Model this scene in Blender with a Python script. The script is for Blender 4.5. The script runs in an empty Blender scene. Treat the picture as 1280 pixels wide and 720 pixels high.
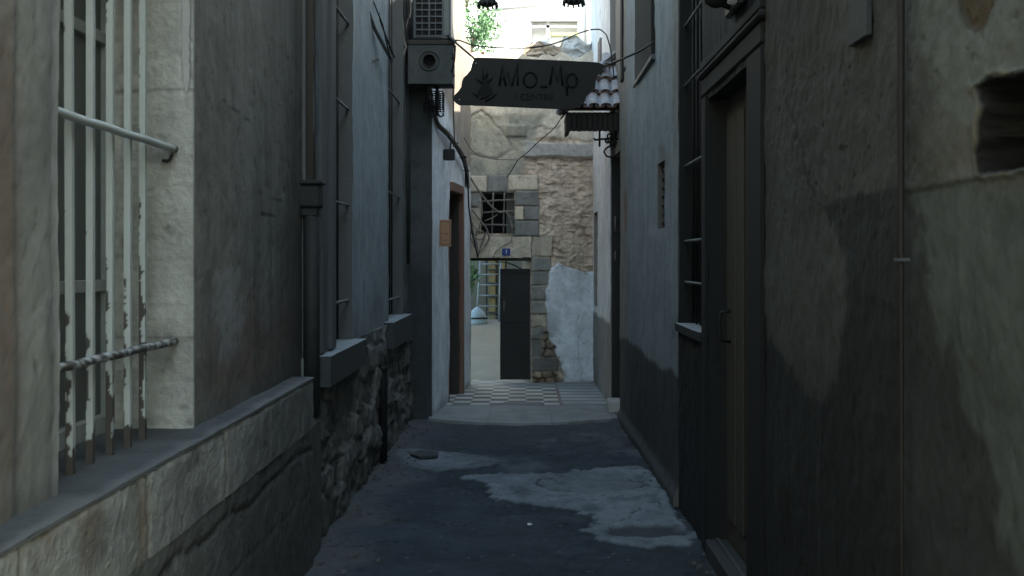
import bpy, math, random
import numpy as np
from mathutils import Vector, Matrix
random.seed(7)
S = bpy.context.scene
COL = S.collection
F = 1550.0; VX = 655.0; VY = 325.0; EYE = 1.6

def P(px, py, Y): return Vector(((px-VX)*Y/F, Y, EYE-(py-VY)*Y/F))
def pr(X, Y, Z):
    Yc = np.maximum(Y, .3)
    return VX+F*X/Yc, VY-F*(Z-EYE)/Yc

# ---------------------------------------------------------------- noise
def _h(ix, iy, s):
    n = (ix.astype(np.int64)*374761393+iy.astype(np.int64)*668265263+s*1442695041) & 0xffffffff
    n = ((n ^ (n >> 13))*1274126177) & 0xffffffff
    n = (n ^ (n >> 16)) & 0xffffffff
    n = ((n ^ (n >> 11))*2654435761) & 0xffffffff
    return ((n >> 8) & 0xffff)/65535.0
def vn(x, y, s=0):
    ix = np.floor(x); iy = np.floor(y); fx = x-ix; fy = y-iy
    fx = fx*fx*(3-2*fx); fy = fy*fy*(3-2*fy)
    a = _h(ix, iy, s); b = _h(ix+1, iy, s); c = _h(ix, iy+1, s); d = _h(ix+1, iy+1, s)
    return (a*(1-fx)+b*fx)*(1-fy)+(c*(1-fx)+d*fx)*fy
def fbm(x, y, o=4, s=0):
    r = 0; a = .5; t = 0
    for i in range(o):
        r = r+a*vn(x*2**i+17.3*i, y*2**i+9.1*i, s+i); t += a; a *= .55
    return r/t
def vor(x, y, s=0, j=.8):
    ix = np.floor(x); iy = np.floor(y)
    f1 = np.full(x.shape, 9.); f2 = np.full(x.shape, 9.); idd = np.zeros(x.shape)
    for dx in (-1, 0, 1):
        for dy in (-1, 0, 1):
            cx = ix+dx; cy = iy+dy
            qx = cx+.5+(_h(cx, cy, s)-.5)*j; qy = cy+.5+(_h(cx, cy, s+5)-.5)*j
            d = np.hypot(x-qx, y-qy); i = _h(cx, cy, s+9)
            m = d < f1
            f2 = np.where(m, f1, np.minimum(f2, d)); idd = np.where(m, i, idd); f1 = np.where(m, d, f1)
    return f1, f2, idd
def ss(a, b, x):
    t = np.clip((x-a)/(b-a), 0, 1); return t*t*(3-2*t)
def mix(c1, c2, m):
    m = np.clip(m, 0, 1)[..., None]
    return np.asarray(c1)*(1-m)+np.asarray(c2)*m
def C(shape, c): return np.ones(shape+(3,))*np.array(c)
def poly_sd(px, py, pts):
    """signed distance to polygon, negative inside"""
    d = np.full(px.shape, 1e9); ins = np.zeros(px.shape, bool); n = len(pts)
    for i in range(n):
        ax, ay = pts[i]; bx, by = pts[(i+1) % n]
        ex, ey = bx-ax, by-ay; wx, wy = px-ax, py-ay
        t = np.clip((wx*ex+wy*ey)/(ex*ex+ey*ey+1e-12), 0, 1)
        d = np.minimum(d, np.hypot(wx-ex*t, wy-ey*t))
        c = ((ay > py) != (by > py)) & (px < (bx-ax)*(py-ay)/((by-ay) if by != ay else 1e-9)+ax)
        ins ^= c
    return np.where(ins, -d, d)
def blob(px, py, cx, cy, rx, ry, soft=.5, s=3, n=.35):
    r = np.hypot((px-cx)/rx, (py-cy)/ry)+(fbm(px/18., py/18., 4, s)-.5)*2*n
    return 1-ss(1-soft, 1+soft, r)

# ---------------------------------------------------------------- materials
def _n(nt, t, **k):
    n = nt.nodes.new(t)
    for a, b in k.items():
        if a in n.inputs.keys() if hasattr(n.inputs, 'keys') else False: n.inputs[a].default_value = b
        else: setattr(n, a, b)
    return n
def mat(name, col=(.5, .5, .5), rough=.85, var=.25, scale=6., bump=.25, bdist=.01, metal=0., attr=False,
        fine=60., spec=.3, col2=None, streak=False, emit=None):
    m = bpy.data.materials.new(name); m.use_nodes = True; nt = m.node_tree; L = nt.links
    b = nt.nodes['Principled BSDF']
    b.inputs['Roughness'].default_value = rough; b.inputs['Metallic'].default_value = metal
    b.inputs['Specular IOR Level'].default_value = spec
    tc = nt.nodes.new('ShaderNodeNewGeometry')
    mp = nt.nodes.new('ShaderNodeMapping'); L.new(tc.outputs['Position'], mp.inputs['Vector'])
    if streak: mp.inputs['Scale'].default_value = (1, 1, .12)
    n1 = nt.nodes.new('ShaderNodeTexNoise'); n1.inputs['Scale'].default_value = scale; n1.inputs['Detail'].default_value = 8; n1.inputs['Roughness'].default_value = .65
    L.new(mp.outputs[0], n1.inputs['Vector'])
    n2 = nt.nodes.new('ShaderNodeTexNoise'); n2.inputs['Scale'].default_value = fine; n2.inputs['Detail'].default_value = 5
    L.new(tc.outputs['Position'], n2.inputs['Vector'])
    base = nt.nodes.new('ShaderNodeRGB'); base.outputs[0].default_value = (*col, 1)
    bo = base.outputs[0]
    if attr:
        a = nt.nodes.new('ShaderNodeVertexColor'); a.layer_name = 'Col'; bo = a.outputs['Color']
    if col2 is not None:
        r = nt.nodes.new('ShaderNodeValToRGB'); r.color_ramp.elements[0].position = .42; r.color_ramp.elements[1].position = .6
        L.new(n1.outputs['Fac'], r.inputs[0])
        mx = nt.nodes.new('ShaderNodeMix'); mx.data_type = 'RGBA'; L.new(r.outputs[0], mx.inputs['Factor'])
        L.new(bo, mx.inputs['A']); mx.inputs['B'].default_value = (*col2, 1); bo = mx.outputs['Result']
    ad = nt.nodes.new('ShaderNodeMath'); ad.operation = 'MULTIPLY_ADD'
    L.new(n1.outputs['Fac'], ad.inputs[0]); ad.inputs[1].default_value = 2*var*1.6; ad.inputs[2].default_value = 1-var*1.6
    ad2 = nt.nodes.new('ShaderNodeMath'); ad2.operation = 'MULTIPLY_ADD'
    L.new(n2.outputs['Fac'], ad2.inputs[0]); ad2.inputs[1].default_value = var*1.3; ad2.inputs[2].default_value = 1-var*.65
    mu = nt.nodes.new('ShaderNodeMath'); mu.operation = 'MULTIPLY'; L.new(ad.outputs[0], mu.inputs[0]); L.new(ad2.outputs[0], mu.inputs[1])
    sc = nt.nodes.new('ShaderNodeVectorMath'); sc.operation = 'SCALE'; L.new(bo, sc.inputs[0]); L.new(mu.outputs[0], sc.inputs['Scale'])
    L.new(sc.outputs[0], b.inputs['Base Color'])
    if bump:
        am = nt.nodes.new('ShaderNodeMath'); am.operation = 'MULTIPLY_ADD'; L.new(n2.outputs['Fac'], am.inputs[0]); am.inputs[1].default_value = .5; L.new(n1.outputs['Fac'], am.inputs[2])
        bp = nt.nodes.new('ShaderNodeBump'); bp.inputs['Strength'].default_value = bump; bp.inputs['Distance'].default_value = bdist
        L.new(am.outputs[0], bp.inputs['Height']); L.new(bp.outputs[0], b.inputs['Normal'])
    if emit:
        b.inputs['Emission Color'].default_value = (*emit[0], 1); b.inputs['Emission Strength'].default_value = emit[1]
    return m
M = {}
M['plaster'] = mat('plaster', attr=True, var=.10, scale=4, bump=.5, bdist=.012, fine=45)
M['stone'] = mat('stone', attr=True, var=.16, scale=9, bump=.8, bdist=.015, fine=50)
M['asphalt'] = mat('asphalt', attr=True, rough=.9, var=.2, scale=7, bump=.9, bdist=.012, fine=110, spec=.25)
M['tile'] = mat('floor_tile', attr=True, rough=.7, var=.12, scale=6, bump=.15, bdist=.004, fine=30)
M['whitebar'] = mat('white_bar_paint', (.66, .69, .66), rough=.45, var=.06, scale=20, bump=.3, bdist=.002, attr=False, fine=60)
M['rust'] = mat('dark_rusted_iron', (.045, .04, .036), rough=.8, var=.3, scale=30, bump=.5, bdist=.002, metal=.2)
M['iron'] = mat('black_iron', (.02, .02, .02), rough=.55, var=.3, scale=20, bump=.3, bdist=.002, metal=.3)
M['darkmetal'] = mat('dark_metal_sheet', (.022, .022, .021), rough=.6, var=.25, scale=8, bump=.2, bdist=.004)
M['glass'] = mat('dark_window_glass', (.02, .022, .024), rough=.12, var=.3, scale=3, bump=0, spec=.5)
M['frame'] = mat('old_grey_window_frame', (.30, .32, .285), rough=.7, var=.15, scale=20, bump=.4, bdist=.003)
M['darkwood'] = mat('dark_weathered_wood', (.03, .028, .026), rough=.85, var=.35, scale=10, bump=.5, bdist=.006, streak=True)
M['signwood'] = mat('sign_wood', (.020, .0195, .0175), rough=.75, var=.2, scale=14, bump=.3, bdist=.003)
M['signink'] = mat('sign_black_paint', (.006, .006, .006), rough=.8, var=.1, bump=0)
M['doorpaint'] = mat('khaki_door_paint', (.065, .060, .047), rough=.7, var=.15, scale=8, bump=.3, bdist=.004, streak=True)
M['brownwood'] = mat('red_brown_door_wood', (.19, .11, .08), rough=.75, var=.3, scale=12, bump=.4, bdist=.004, streak=True)
M['plaquewood'] = mat('orange_brown_wood', (.42, .24, .14), rough=.6, var=.2, scale=14, bump=.2, bdist=.003)
M['pipe'] = mat('dark_cast_pipe', (.022, .023, .022), rough=.7, var=.35, scale=16, bump=.4, bdist=.004)
M['greypipe'] = mat('grey_plastic_conduit', (.13, .14, .14), rough=.6, var=.15, bump=.1)
M['cable'] = mat('black_cable', (.02, .02, .02), rough=.7, var=.2, bump=0)
M['cablegrey'] = mat('dusty_grey_cable', (.16, .145, .125), rough=.85, var=.3, bump=.2, bdist=.003)
M['acpaint'] = mat('grey_appliance_paint', (.08, .088, .092), rough=.5, var=.12, scale=5, bump=.1, bdist=.003)
M['black'] = mat('black_interior', (.01, .01, .01), rough=.9, var=.2, bump=0)
M['board'] = mat('weathered_grey_board', (.075, .082, .080), rough=.85, var=.25, scale=7, bump=.3, bdist=.004, col2=(.05, .054, .052))
M['rooftile'] = mat('terracotta_tile_skylit_wash', (.46, .47, .49), rough=.8, var=.3, scale=11, bump=.5, bdist=.006, col2=(.30, .26, .25))  # pale wash on terracotta, with sky light painted into it
M['tileedge'] = mat('terracotta_tile_edge', (.20, .12, .095), rough=.85, var=.3, scale=14, bump=.4, bdist=.004)
M['canopywood'] = mat('dark_canopy_planks', (.024, .018, .015), rough=.85, var=.4, scale=12, bump=.4, bdist=.005, streak=True)
M['leaf'] = mat('leaf_green', (.12, .22, .10), rough=.6, var=.35, scale=5, bump=0, col2=(.09, .17, .08))
M['bark'] = mat('bark', (.12, .09, .07), rough=.9, var=.3, scale=14, bump=.7)
M['blue'] = mat('blue_enamel', (.02, .05, .22), rough=.4, var=.1, bump=0)
M['white'] = mat('white_paint', (.75, .75, .75), rough=.6, var=.05, bump=0)
M['yellow'] = mat('ochre_painted_board', (.36, .28, .13), rough=.7, var=.25, scale=5, bump=.2, col2=(.30, .22, .12))
M['ladder'] = mat('galvanised_ladder_metal', (.22, .26, .28), rough=.5, var=.15, bump=.1, metal=.3)
M['tarp'] = mat('pale_blue_cloth', (.32, .39, .43), rough=.85, var=.2, scale=6, bump=.4)
M['facade'] = mat('white_sunlit_render', (.88, .87, .85), rough=.9, var=.03, scale=2, bump=.1)
M['facadetrim'] = mat('grey_facade_trim', (.45, .43, .44), rough=.9, var=.1, bump=0)
M['paneblue'] = mat('blue_window_panel', (.16, .30, .50), rough=.3, var=.1, bump=0)
M['awning'] = mat('olive_awning', (.36, .37, .20), rough=.9, var=.1, bump=0)
M['slate'] = mat('slate_plaque', (.038, .043, .045), rough=.7, var=.15, scale=30, bump=.3, bdist=.002)
M['ground'] = mat('packed_earth', (.22, .21, .19), rough=.95, var=.2, scale=1.5, bump=.4, bdist=.02)
M['vine'] = mat('dry_stem', (.20, .175, .15), rough=.9, var=.35, scale=20, bump=.4, bdist=.003)
M['pebble'] = mat('pebble', (.09, .09, .09), rough=.9, var=.3, scale=12, bump=.3)
M['paper'] = mat('white_scrap', (.8, .82, .84), rough=.7, var=.05, bump=0)
M['doorblack'] = mat('door_leaf_black', (.030, .028, .026), rough=.7, var=.3, scale=4, bump=.2, bdist=.004)

# painted iron that peels to rust towards its foot: Col attribute drives it
M['peel'] = mat('peeling_white_iron', attr=True, rough=.55, var=.06, scale=20, bump=.5, bdist=.003, fine=60)

# ---------------------------------------------------------------- object helpers
ORG = {}
def tag(o, label=None, cat=None, group=None, kind=None):
    if label: o['label'] = label
    if cat: o['category'] = cat
    if group: o['group'] = group
    if kind: o['kind'] = kind
    return o
def thing(name, loc, label, cat, group=None):
    o = bpy.data.objects.new(name, None); COL.objects.link(o); o.location = loc; o.empty_display_size = .1
    ORG[o.name] = Vector(loc); return tag(o, label, cat, group)
def link(name, me, parent=None, base=None, mats=None):
    """me in world coordinates; re-centred on its parent or its own base"""
    o = bpy.data.objects.new(name, me); COL.objects.link(o)
    n = len(me.vertices); co = np.empty(n*3); me.vertices.foreach_get('co', co); co = co.reshape(-1, 3)
    if parent is not None:
        org = ORG[parent.name]; o.parent = parent
    else:
        mn = co.min(0); mx = co.max(0)
        org = Vector(((mn[0]+mx[0])/2, (mn[1]+mx[1])/2, mn[2])) if base is None else Vector(base)
        o.location = org
    me.vertices.foreach_set('co', (co-np.array(org)).ravel()); me.update()
    ORG[o.name] = Vector(org)
    for m in (mats or []): me.materials.append(m)
    return o

class MB:
    def __init__(s): s.v = []; s.f = []; s.sm = []
    def add(s, vs, fs, smooth=False):
        k = len(s.v); s.v += [tuple(v) for v in vs]
        s.f += [tuple(i+k for i in f) for f in fs]; s.sm += [smooth]*len(fs); return s
    def box(s, a, b, T=None, bev=0.0):
        x0, y0, z0 = [min(a[i], b[i]) for i in range(3)]; x1, y1, z1 = [max(a[i], b[i]) for i in range(3)]
        if bev > 0:
            e = min(bev, (x1-x0)*.45, (y1-y0)*.45, (z1-z0)*.45); vs = []; 
            import itertools
            for X, Y, Z in itertools.product((0, 1), repeat=3):
                cx = (x0, x1)[X]; cy = (y0, y1)[Y]; cz = (z0, z1)[Z]
                ix = (x0+e, x1-e)[X]; iy = (y0+e, y1-e)[Y]; iz = (z0+e, z1-e)[Z]
                vs += [(cx, iy, iz), (ix, cy, iz), (ix, iy, cz)]
            def I(X, Y, Z, k): return (X*4+Y*2+Z)*3+k
            fs = []
            for X in (0, 1): fs.append((I(X,0,0,0), I(X,1,0,0), I(X,1,1,0), I(X,0,1,0)))
            for Y in (0, 1): fs.append((I(0,Y,0,1), I(1,Y,0,1), I(1,Y,1,1), I(0,Y,1,1)))
            for Z in (0, 1): fs.append((I(0,0,Z,2), I(1,0,Z,2), I(1,1,Z,2), I(0,1,Z,2)))
            for X in (0, 1):
                for Y in (0, 1): fs.append((I(X,Y,0,0), I(X,Y,1,0), I(X,Y,1,1), I(X,Y,0,1)))
                for Z in (0, 1): fs.append((I(X,0,Z,0), I(X,1,Z,0), I(X,1,Z,2), I(X,0,Z,2)))
            for Y in (0, 1):
                for Z in (0, 1): fs.append((I(0,Y,Z,1), I(1,Y,Z,1), I(1,Y,Z,2), I(0,Y,Z,2)))
            for X in (0, 1):
                for Y in (0, 1):
                    for Z in (0, 1): fs.append((I(X,Y,Z,0), I(X,Y,Z,1), I(X,Y,Z,2)))
        else:
            vs = [(x, y, z) for x in (x0, x1) for y in (y0, y1) for z in (z0, z1)]
            fs = [(0, 1, 3, 2), (4, 6, 7, 5), (0, 4, 5, 1), (2, 3, 7, 6), (0, 2, 6, 4), (1, 5, 7, 3)]
        if T is not None: vs = [T @ Vector(v) for v in vs]
        return s.add(vs, fs)
    def tube(s, pts, r, n=8, T=None, cap=True):
        pts = [Vector(p) for p in pts]
        if T is not None: pts = [T @ p for p in pts]
        rs = r if isinstance(r, (list, tuple)) else [r]*len(pts)
        vs = []; up = None
        for i, p in enumerate(pts):
            t = (pts[min(i+1, len(pts)-1)]-pts[max(i-1, 0)]).normalized()
            if up is None:
                up = t.orthogonal().normalized()
            up = (up-t*up.dot(t)).normalized(); w = t.cross(up)
            for k in range(n):
                a = 2*math.pi*k/n; vs.append(p+(up*math.cos(a)+w*math.sin(a))*rs[i])
        fs = []
        for i in range(len(pts)-1):
            for k in range(n):
                fs.append((i*n+k, i*n+(k+1) % n, (i+1)*n+(k+1) % n, (i+1)*n+k))
        if cap: fs += [tuple(range(n))[::-1], tuple((len(pts)-1)*n+k for k in range(n))]
        return s.add(vs, fs, True)
    def lathe(s, c, prof, n=16, T=None):
        vs = []; fs = []
        for r, z in prof:
            for k in range(n):
                a = 2*math.pi*k/n; v = Vector((c[0]+r*math.cos(a), c[1]+r*math.sin(a), c[2]+z)); vs.append(T @ v if T else v)
        for i in range(len(prof)-1):
            for k in range(n): fs.append((i*n+k, i*n+(k+1) % n, (i+1)*n+(k+1) % n, (i+1)*n+k))
        fs += [tuple(range(n))[::-1], tuple((len(prof)-1)*n+k for k in range(n))]
        return s.add(vs, fs, True)
    def prism(s, pts, d):
        """pts: 3D outline, d: extrusion vector"""
        n = len(pts); d = Vector(d); vs = [Vector(p) for p in pts]+[Vector(p)+d for p in pts]
        fs = [tuple(range(n)), tuple(range(2*n-1, n-1, -1))]+[(i, (i+1) % n, (i+1) % n+n, i+n) for i in range(n)]
        return s.add(vs, fs)
    def build(s, name, m, parent=None, base=None):
        me = bpy.data.meshes.new(name); me.from_pydata(s.v, [], s.f)
        me.polygons.foreach_set('use_smooth', s.sm); me.update()
        return link(name, me, parent, base, [m])

def lines(a, b, step, fine=None, fstep=None, extra=()):
    xs = []
    segs = [(a, b, step)]
    if fine:
        f0, f1 = max(a, fine[0]), min(b, fine[1])
        segs = [(a, f0, step), (f0, f1, fstep), (f1, b, step)]
    for p, q, st in segs:
        if q-p > 1e-6: xs += list(np.linspace(p, q, max(1, int(math.ceil((q-p)/st)))+1))
    xs = np.array(sorted(set(np.round(xs, 5))))
    for e in extra:
        i = int(np.argmin(abs(xs-e)))
        if abs(xs[i]-e) < .004 or (0 < i < len(xs)-1 and abs(xs[i]-e) < .35*min(xs[i]-xs[i-1], xs[i+1]-xs[i])): xs[i] = e
        else: xs = np.sort(np.append(xs, e))
    return xs

def relief(name, us, vs, pos, fn, m, parent=None, holes=(), skirt=.3, hskirt=None, skcol=None, top=None):
    """sheet u x v with depth and colour from fn(U,V)->(D,RGB); pos(U,V,D)->X,Y,Z; skirts close its edges"""
    def dd(a):
        o = [a[0]]
        for q in a[1:]:
            if q-o[-1] > .002: o.append(q)
        o[-1] = a[-1]; return np.array(o)
    us = dd(us); vs = dd(vs)
    U, V = np.meshgrid(us, vs, indexing='ij')
    D, RGB = fn(U, V)
    if name in ('wall', 'side_wall', 'window_jamb', 'ledge', 'plinth'):
        q1 = fbm(U*7+3, V*7, 5, 901)-.5; q2 = fbm(U*34, V*34, 3, 902)-.5; q3 = fbm(U*16, V*1.3, 4, 903)-.5; q4 = ss(.66, .74, fbm(U*11, V*9, 5, 904))
        RGB = RGB*(1+.42*q1+.30*q2+.28*q3)[..., None]; RGB = mix(RGB, RGB*.7, q4*.5)
        pk = ss(.73, .77, fbm(U*21+5, V*21, 4, 905)); D = D-pk*.004+q2*.003; RGB = mix(RGB, RGB*.6, pk*.5)
    if top is not None: V = top(U, V)
    X, Y, Z = pos(U, V, D)
    nu, nv = U.shape
    co = np.stack([X+0*U, Y+0*U, Z+0*U], -1).reshape(-1, 3); col = RGB.reshape(-1, 3)
    idx = np.arange(nu*nv).reshape(nu, nv)
    um = (us[:-1]+us[1:])/2; vm = (vs[:-1]+vs[1:])/2
    keep = np.ones((nu-1, nv-1), bool)
    for (a, b, c, d) in holes:
        keep &= ~(((um > a) & (um < b))[:, None] & ((vm > c) & (vm < d))[None, :])
    I, J = np.nonzero(keep)
    faces = [tuple(q) for q in np.stack([idx[I, J], idx[I+1, J], idx[I+1, J+1], idx[I, J+1]], -1).tolist()]
    nsm = len(faces)
    # skirts along the border of kept cells
    Xb, Yb, Zb = pos(U, V, D*0-1.0); cb = np.stack([Xb+0*U, Yb+0*U, Zb+0*U], -1).reshape(-1, 3)
    X0, Y0, Z0 = pos(U, V, D*0); c0 = np.stack([X0+0*U, Y0+0*U, Z0+0*U], -1).reshape(-1, 3); back = cb-c0
    ev = []; ec = []
    hs = skirt if hskirt is None else hskirt
    def edge(p, q, depth):
        k = len(co)+len(ev)
        ev.extend([co[p], co[q], c0[q]+back[q]*depth, c0[p]+back[p]*depth]); 
        cc = skcol if skcol is not None else None
        ec.extend([cc if cc is not None else col[p], cc if cc is not None else col[q]]*2); faces.append((k, k+1, k+2, k+3))
    kp = np.pad(keep, 1)
    for i in range(nu-1):
        for j in range(nv-1):
            if not keep[i, j]: continue
            for (di, dj, p, q) in ((-1, 0, idx[i, j], idx[i, j+1]), (1, 0, idx[i+1, j], idx[i+1, j+1]), (0, -1, idx[i, j], idx[i+1, j]), (0, 1, idx[i, j+1], idx[i+1, j+1])):
                a, b = i+di, j+dj
                if a < 0 or b < 0 or a >= nu-1 or b >= nv-1: edge(p, q, skirt)
                elif not keep[a, b]: edge(p, q, hs)
    allv = np.vstack([co, np.array(ev).reshape(-1, 3)]) if ev else co
    allc = np.vstack([col, np.array(ec).reshape(-1, 3)]) if ev else col
    me = bpy.data.meshes.new(name); me.from_pydata(allv.tolist(), [], faces)
    sm = [True]*nsm+[False]*(len(faces)-nsm); me.polygons.foreach_set('use_smooth', sm)
    ca = me.color_attributes.new('Col', 'FLOAT_COLOR', 'POINT')
    ca.data.foreach_set('color', np.hstack([np.clip(allc, 0, 1), np.ones((len(allc), 1))]).ravel())
    me.update()
    # drop unused vertices is unnecessary: they render nothing
    return link(name, me, parent, None, [m])
def colattr(o, fn):
    me = o.data; org = ORG[o.name]; ca = me.color_attributes.new('Col', 'FLOAT_COLOR', 'POINT')
    co = np.empty(len(me.vertices)*3); me.vertices.foreach_get('co', co); co = co.reshape(-1, 3)+np.array(org)
    c = fn(co); ca.data.foreach_set('color', np.hstack([c, np.ones((len(c), 1))]).ravel())

# ================================================================ WORLD, SUN, CAMERA
SUN_EL = 40; SUN_AZ = (0.80, -0.60)      # horizontal direction TOWARDS the sun
w = bpy.data.worlds.new('World'); S.world = w; w.use_nodes = True
nt = w.node_tree; bg = nt.nodes['Background']
sky = nt.nodes.new('ShaderNodeTexSky'); sky.sky_type = 'NISHITA'; sky.sun_disc = False
sky.sun_elevation = math.radians(SUN_EL); sky.sun_rotation = math.atan2(SUN_AZ[0], SUN_AZ[1]); sky.dust_density = 1.5; sky.ozone_density = .4; sky.air_density = 1.0
tn = nt.nodes.new('ShaderNodeMix'); tn.data_type = 'RGBA'; tn.blend_type = 'MULTIPLY'; tn.inputs['Factor'].default_value = 1
nt.links.new(sky.outputs[0], tn.inputs['A']); tn.inputs['B'].default_value = (.93, 1.02, .93, 1); nt.links.new(tn.outputs['Result'], bg.inputs[0]); bg.inputs[1].default_value = 0.15
sl = bpy.data.lights.new('sun', 'SUN'); sl.energy = 4.0; sl.angle = math.radians(.5); sl.color = (1, .96, .84)
so = bpy.data.objects.new('sun', sl); COL.objects.link(so)
h = Vector((SUN_AZ[0], SUN_AZ[1], 0)).normalized()*math.cos(math.radians(SUN_EL)); sd = Vector((h.x, h.y, math.sin(math.radians(SUN_EL))))
so.rotation_euler = sd.to_track_quat('Z', 'Y').to_euler(); so.location = (0, 0, 20)
cd = bpy.data.cameras.new('camera'); cam = bpy.data.objects.new('camera', cd); COL.objects.link(cam); S.camera = cam
cam.location = (0, 0, EYE); cam.rotation_euler = (math.radians(90), 0, 0)
cd.sensor_width = 36; cd.lens = F/1280*36; cd.shift_x = -(VX-640)/1280; cd.shift_y = -(360-VY)/1280; cd.clip_end = 500; cd.clip_start = .05
cd.dof.use_dof = True; cd.dof.focus_distance = 10; cd.dof.aperture_fstop = 8
S.view_settings.view_transform = 'Standard'; S.view_settings.look = 'None'; S.view_settings.gamma = 1
S.view_settings.exposure = 2.1

# ================================================================ GROUND
g = MB(); g.add([(-150, -120, -.06), (150, -120, -.06), (150, 200, -.06), (-150, 200, -.06)], [(0, 1, 2, 3)])
tag(g.build('ground', M['ground']), kind='structure')

PATCH = [(577,597),(610,595),(642,594),(700,592),(752,587),(800,585),(822,600),(831,620),(850,645),(870,670),(862,682),(844,685),(800,686),(765,682),(745,676),(752,670),(730,663),(738,655),(743,646),(715,639),(686,634),(655,631),(625,625),(607,613),(612,606),(618,604),(600,602)]
PATCH2 = [(492,562),(515,560),(540,563),(575,566),(605,570),(622,578),(600,584),(575,586),(545,589),(520,584),(503,577)]
def asphalt(U, V):
    px, py = pr(U, V, 0*U)
    nz = fbm(U*3, V*3, 5, 1); fi = fbm(U*22, V*22, 3, 4); big = fbm(U*.9, V*.9, 3, 8)
    col = mix((.026, .035, .041), (.050, .063, .072), ss(.3, .7, nz)*.65+.35*fi)
    col = col*(0.64+.5*big)[..., None]
    col = mix(col, (.11, .115, .12), ss(9.6, 12.3, V)*.35)
    jx = (fbm(U*5, V*5, 5, 11)-.5)*18; jy = (fbm(U*5, V*4, 5, 12)-.5)*9
    # shapes live on the ground plane; distances there are stretched back to picture units by py
    def sdf(pts):
        g2 = [((x-VX)*(F*EYE/(y-VY))/F, F*EYE/(y-VY)) for x, y in pts]
        return poly_sd(U+jx*.004, V+jy*.02, g2)
    d1 = sdf(PATCH); m1 = 1-ss(-.02, .02, d1+(fbm(U*16, V*9, 5, 53)-.5)*.16); lipd = np.exp(-((d1-.015)/.02)**2)*(V < 9.2)
    wear = fbm(U*6, V*4, 5, 21)
    pc = mix((.125, .145, .158), (.20, .23, .245), ss(.3, .65, wear)*.7+.3*fi)
    # round patch inside with a dark rim, and a worn hollow
    cx, cy = 735, 603
    Yc = F*EYE/(cy-VY); Xc = (cx-VX)*Yc/F
    r = np.hypot((U-Xc)/.40, (V-Yc)/.42)+(fbm(U*4, V*3, 5, 31)-.5)*.75
    rim = np.exp(-((r-1)/.05)**2)*(V < Yc+.1)*ss(.42, .52, fbm(U*4, V*4, 3, 36))
    pc = mix(pc, (.125, .14, .148), (r < 1)*.55); pc = mix(pc, (.035, .04, .043), rim*.95)
    cx, cy = 805, 665; Yh = F*EYE/(cy-VY); Xh = (cx-VX)*Yh/F
    r2 = np.hypot((U-Xh)/.25, (V-Yh)/.20)+(fbm(U*6, V*5, 5, 33)-.5)*1.0
    hol = 1-ss(.75, 1.1, r2); pc = mix(pc, (.06, .066, .07), hol)
    col = mix(col, (.015, .018, .02), lipd*.35); col = mix(col, pc, m1*(.6+.4*ss(.30, .42, fbm(U*7+3, V*3, 5, 37))))
    d2 = sdf(PATCH2); m2 = 1-ss(-.02, .04, d2); col = mix(col, mix((.12, .14, .15), (.19, .215, .23), wear), m2*(.7+.3*ss(.35, .6, wear)))
    m3 = ss(.55, .75, fbm(U*2.3, V*1.4, 5, 41))*ss(8, 10, V)*.6; col = mix(col, (.13, .14, .15), m3)
    # dust gathered at the foot of the left wall, cracks
    col = mix(col, (.105, .105, .10), ss(-.75, -1.1, U+(nz-.5)*.5)*.7)
    f1, f2, _ = vor(U*1.7+nz, V*1.1+nz, 51); cr = (1-ss(0, .02, f2-f1))*ss(.42, .56, big+.05)
    col = mix(col, (.008, .008, .009), cr*.8)
    g1, g2, gi = vor(U*34, V*22, 52); col = col*(.9+.2*gi)[..., None]; sp_ = (gi > .985)*(g1 < .22); col = mix(col, (.16, .17, .17), sp_*.8)
    D = (nz-.5)*.035+(fi-.5)*.008+m1*.012+m2*.006-rim*m1*.01-hol*m1*.015-cr*.006
    return D, col
relief('asphalt', lines(-1.32, 1.2, .014), lines(-6, 12.45, .25, (5.6, 12.45), .02), lambda U, V, D: (U, V, D), asphalt, M['asphalt'], skirt=.05)
tag(bpy.data.objects['asphalt'], kind='structure')

def strip(U, V):
    n = fbm(U*4, V*4, 4, 61); c = mix((.20, .215, .21), (.28, .295, .29), n)
    j = abs(((U+.35) % .62)-.0); c = mix(c, (.15, .16, .155), (1-ss(.0, .006, j))*.5); c = mix(c, (.16, .165, .155), ss(.5, .7, fbm(U*6, V*6, 5, 63))*.5)
    return (n-.5)*.006, c
# stone threshold: its front edge bows towards the camera
def strip_pos(U, V, D):
    fr = 11.93+.36*((U+.03)/.9)**2+(fbm(U*6, U*0, 3, 5)-.5)*.05
    return U, fr+(13.4-fr)*V, D+.03+.0*V
relief('threshold_paving', lines(-.95, .93, .02), lines(0, 1, .04), strip_pos, strip, M['tile'], skirt=.08)
tag(bpy.data.objects['threshold_paving'], kind='structure')

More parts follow.
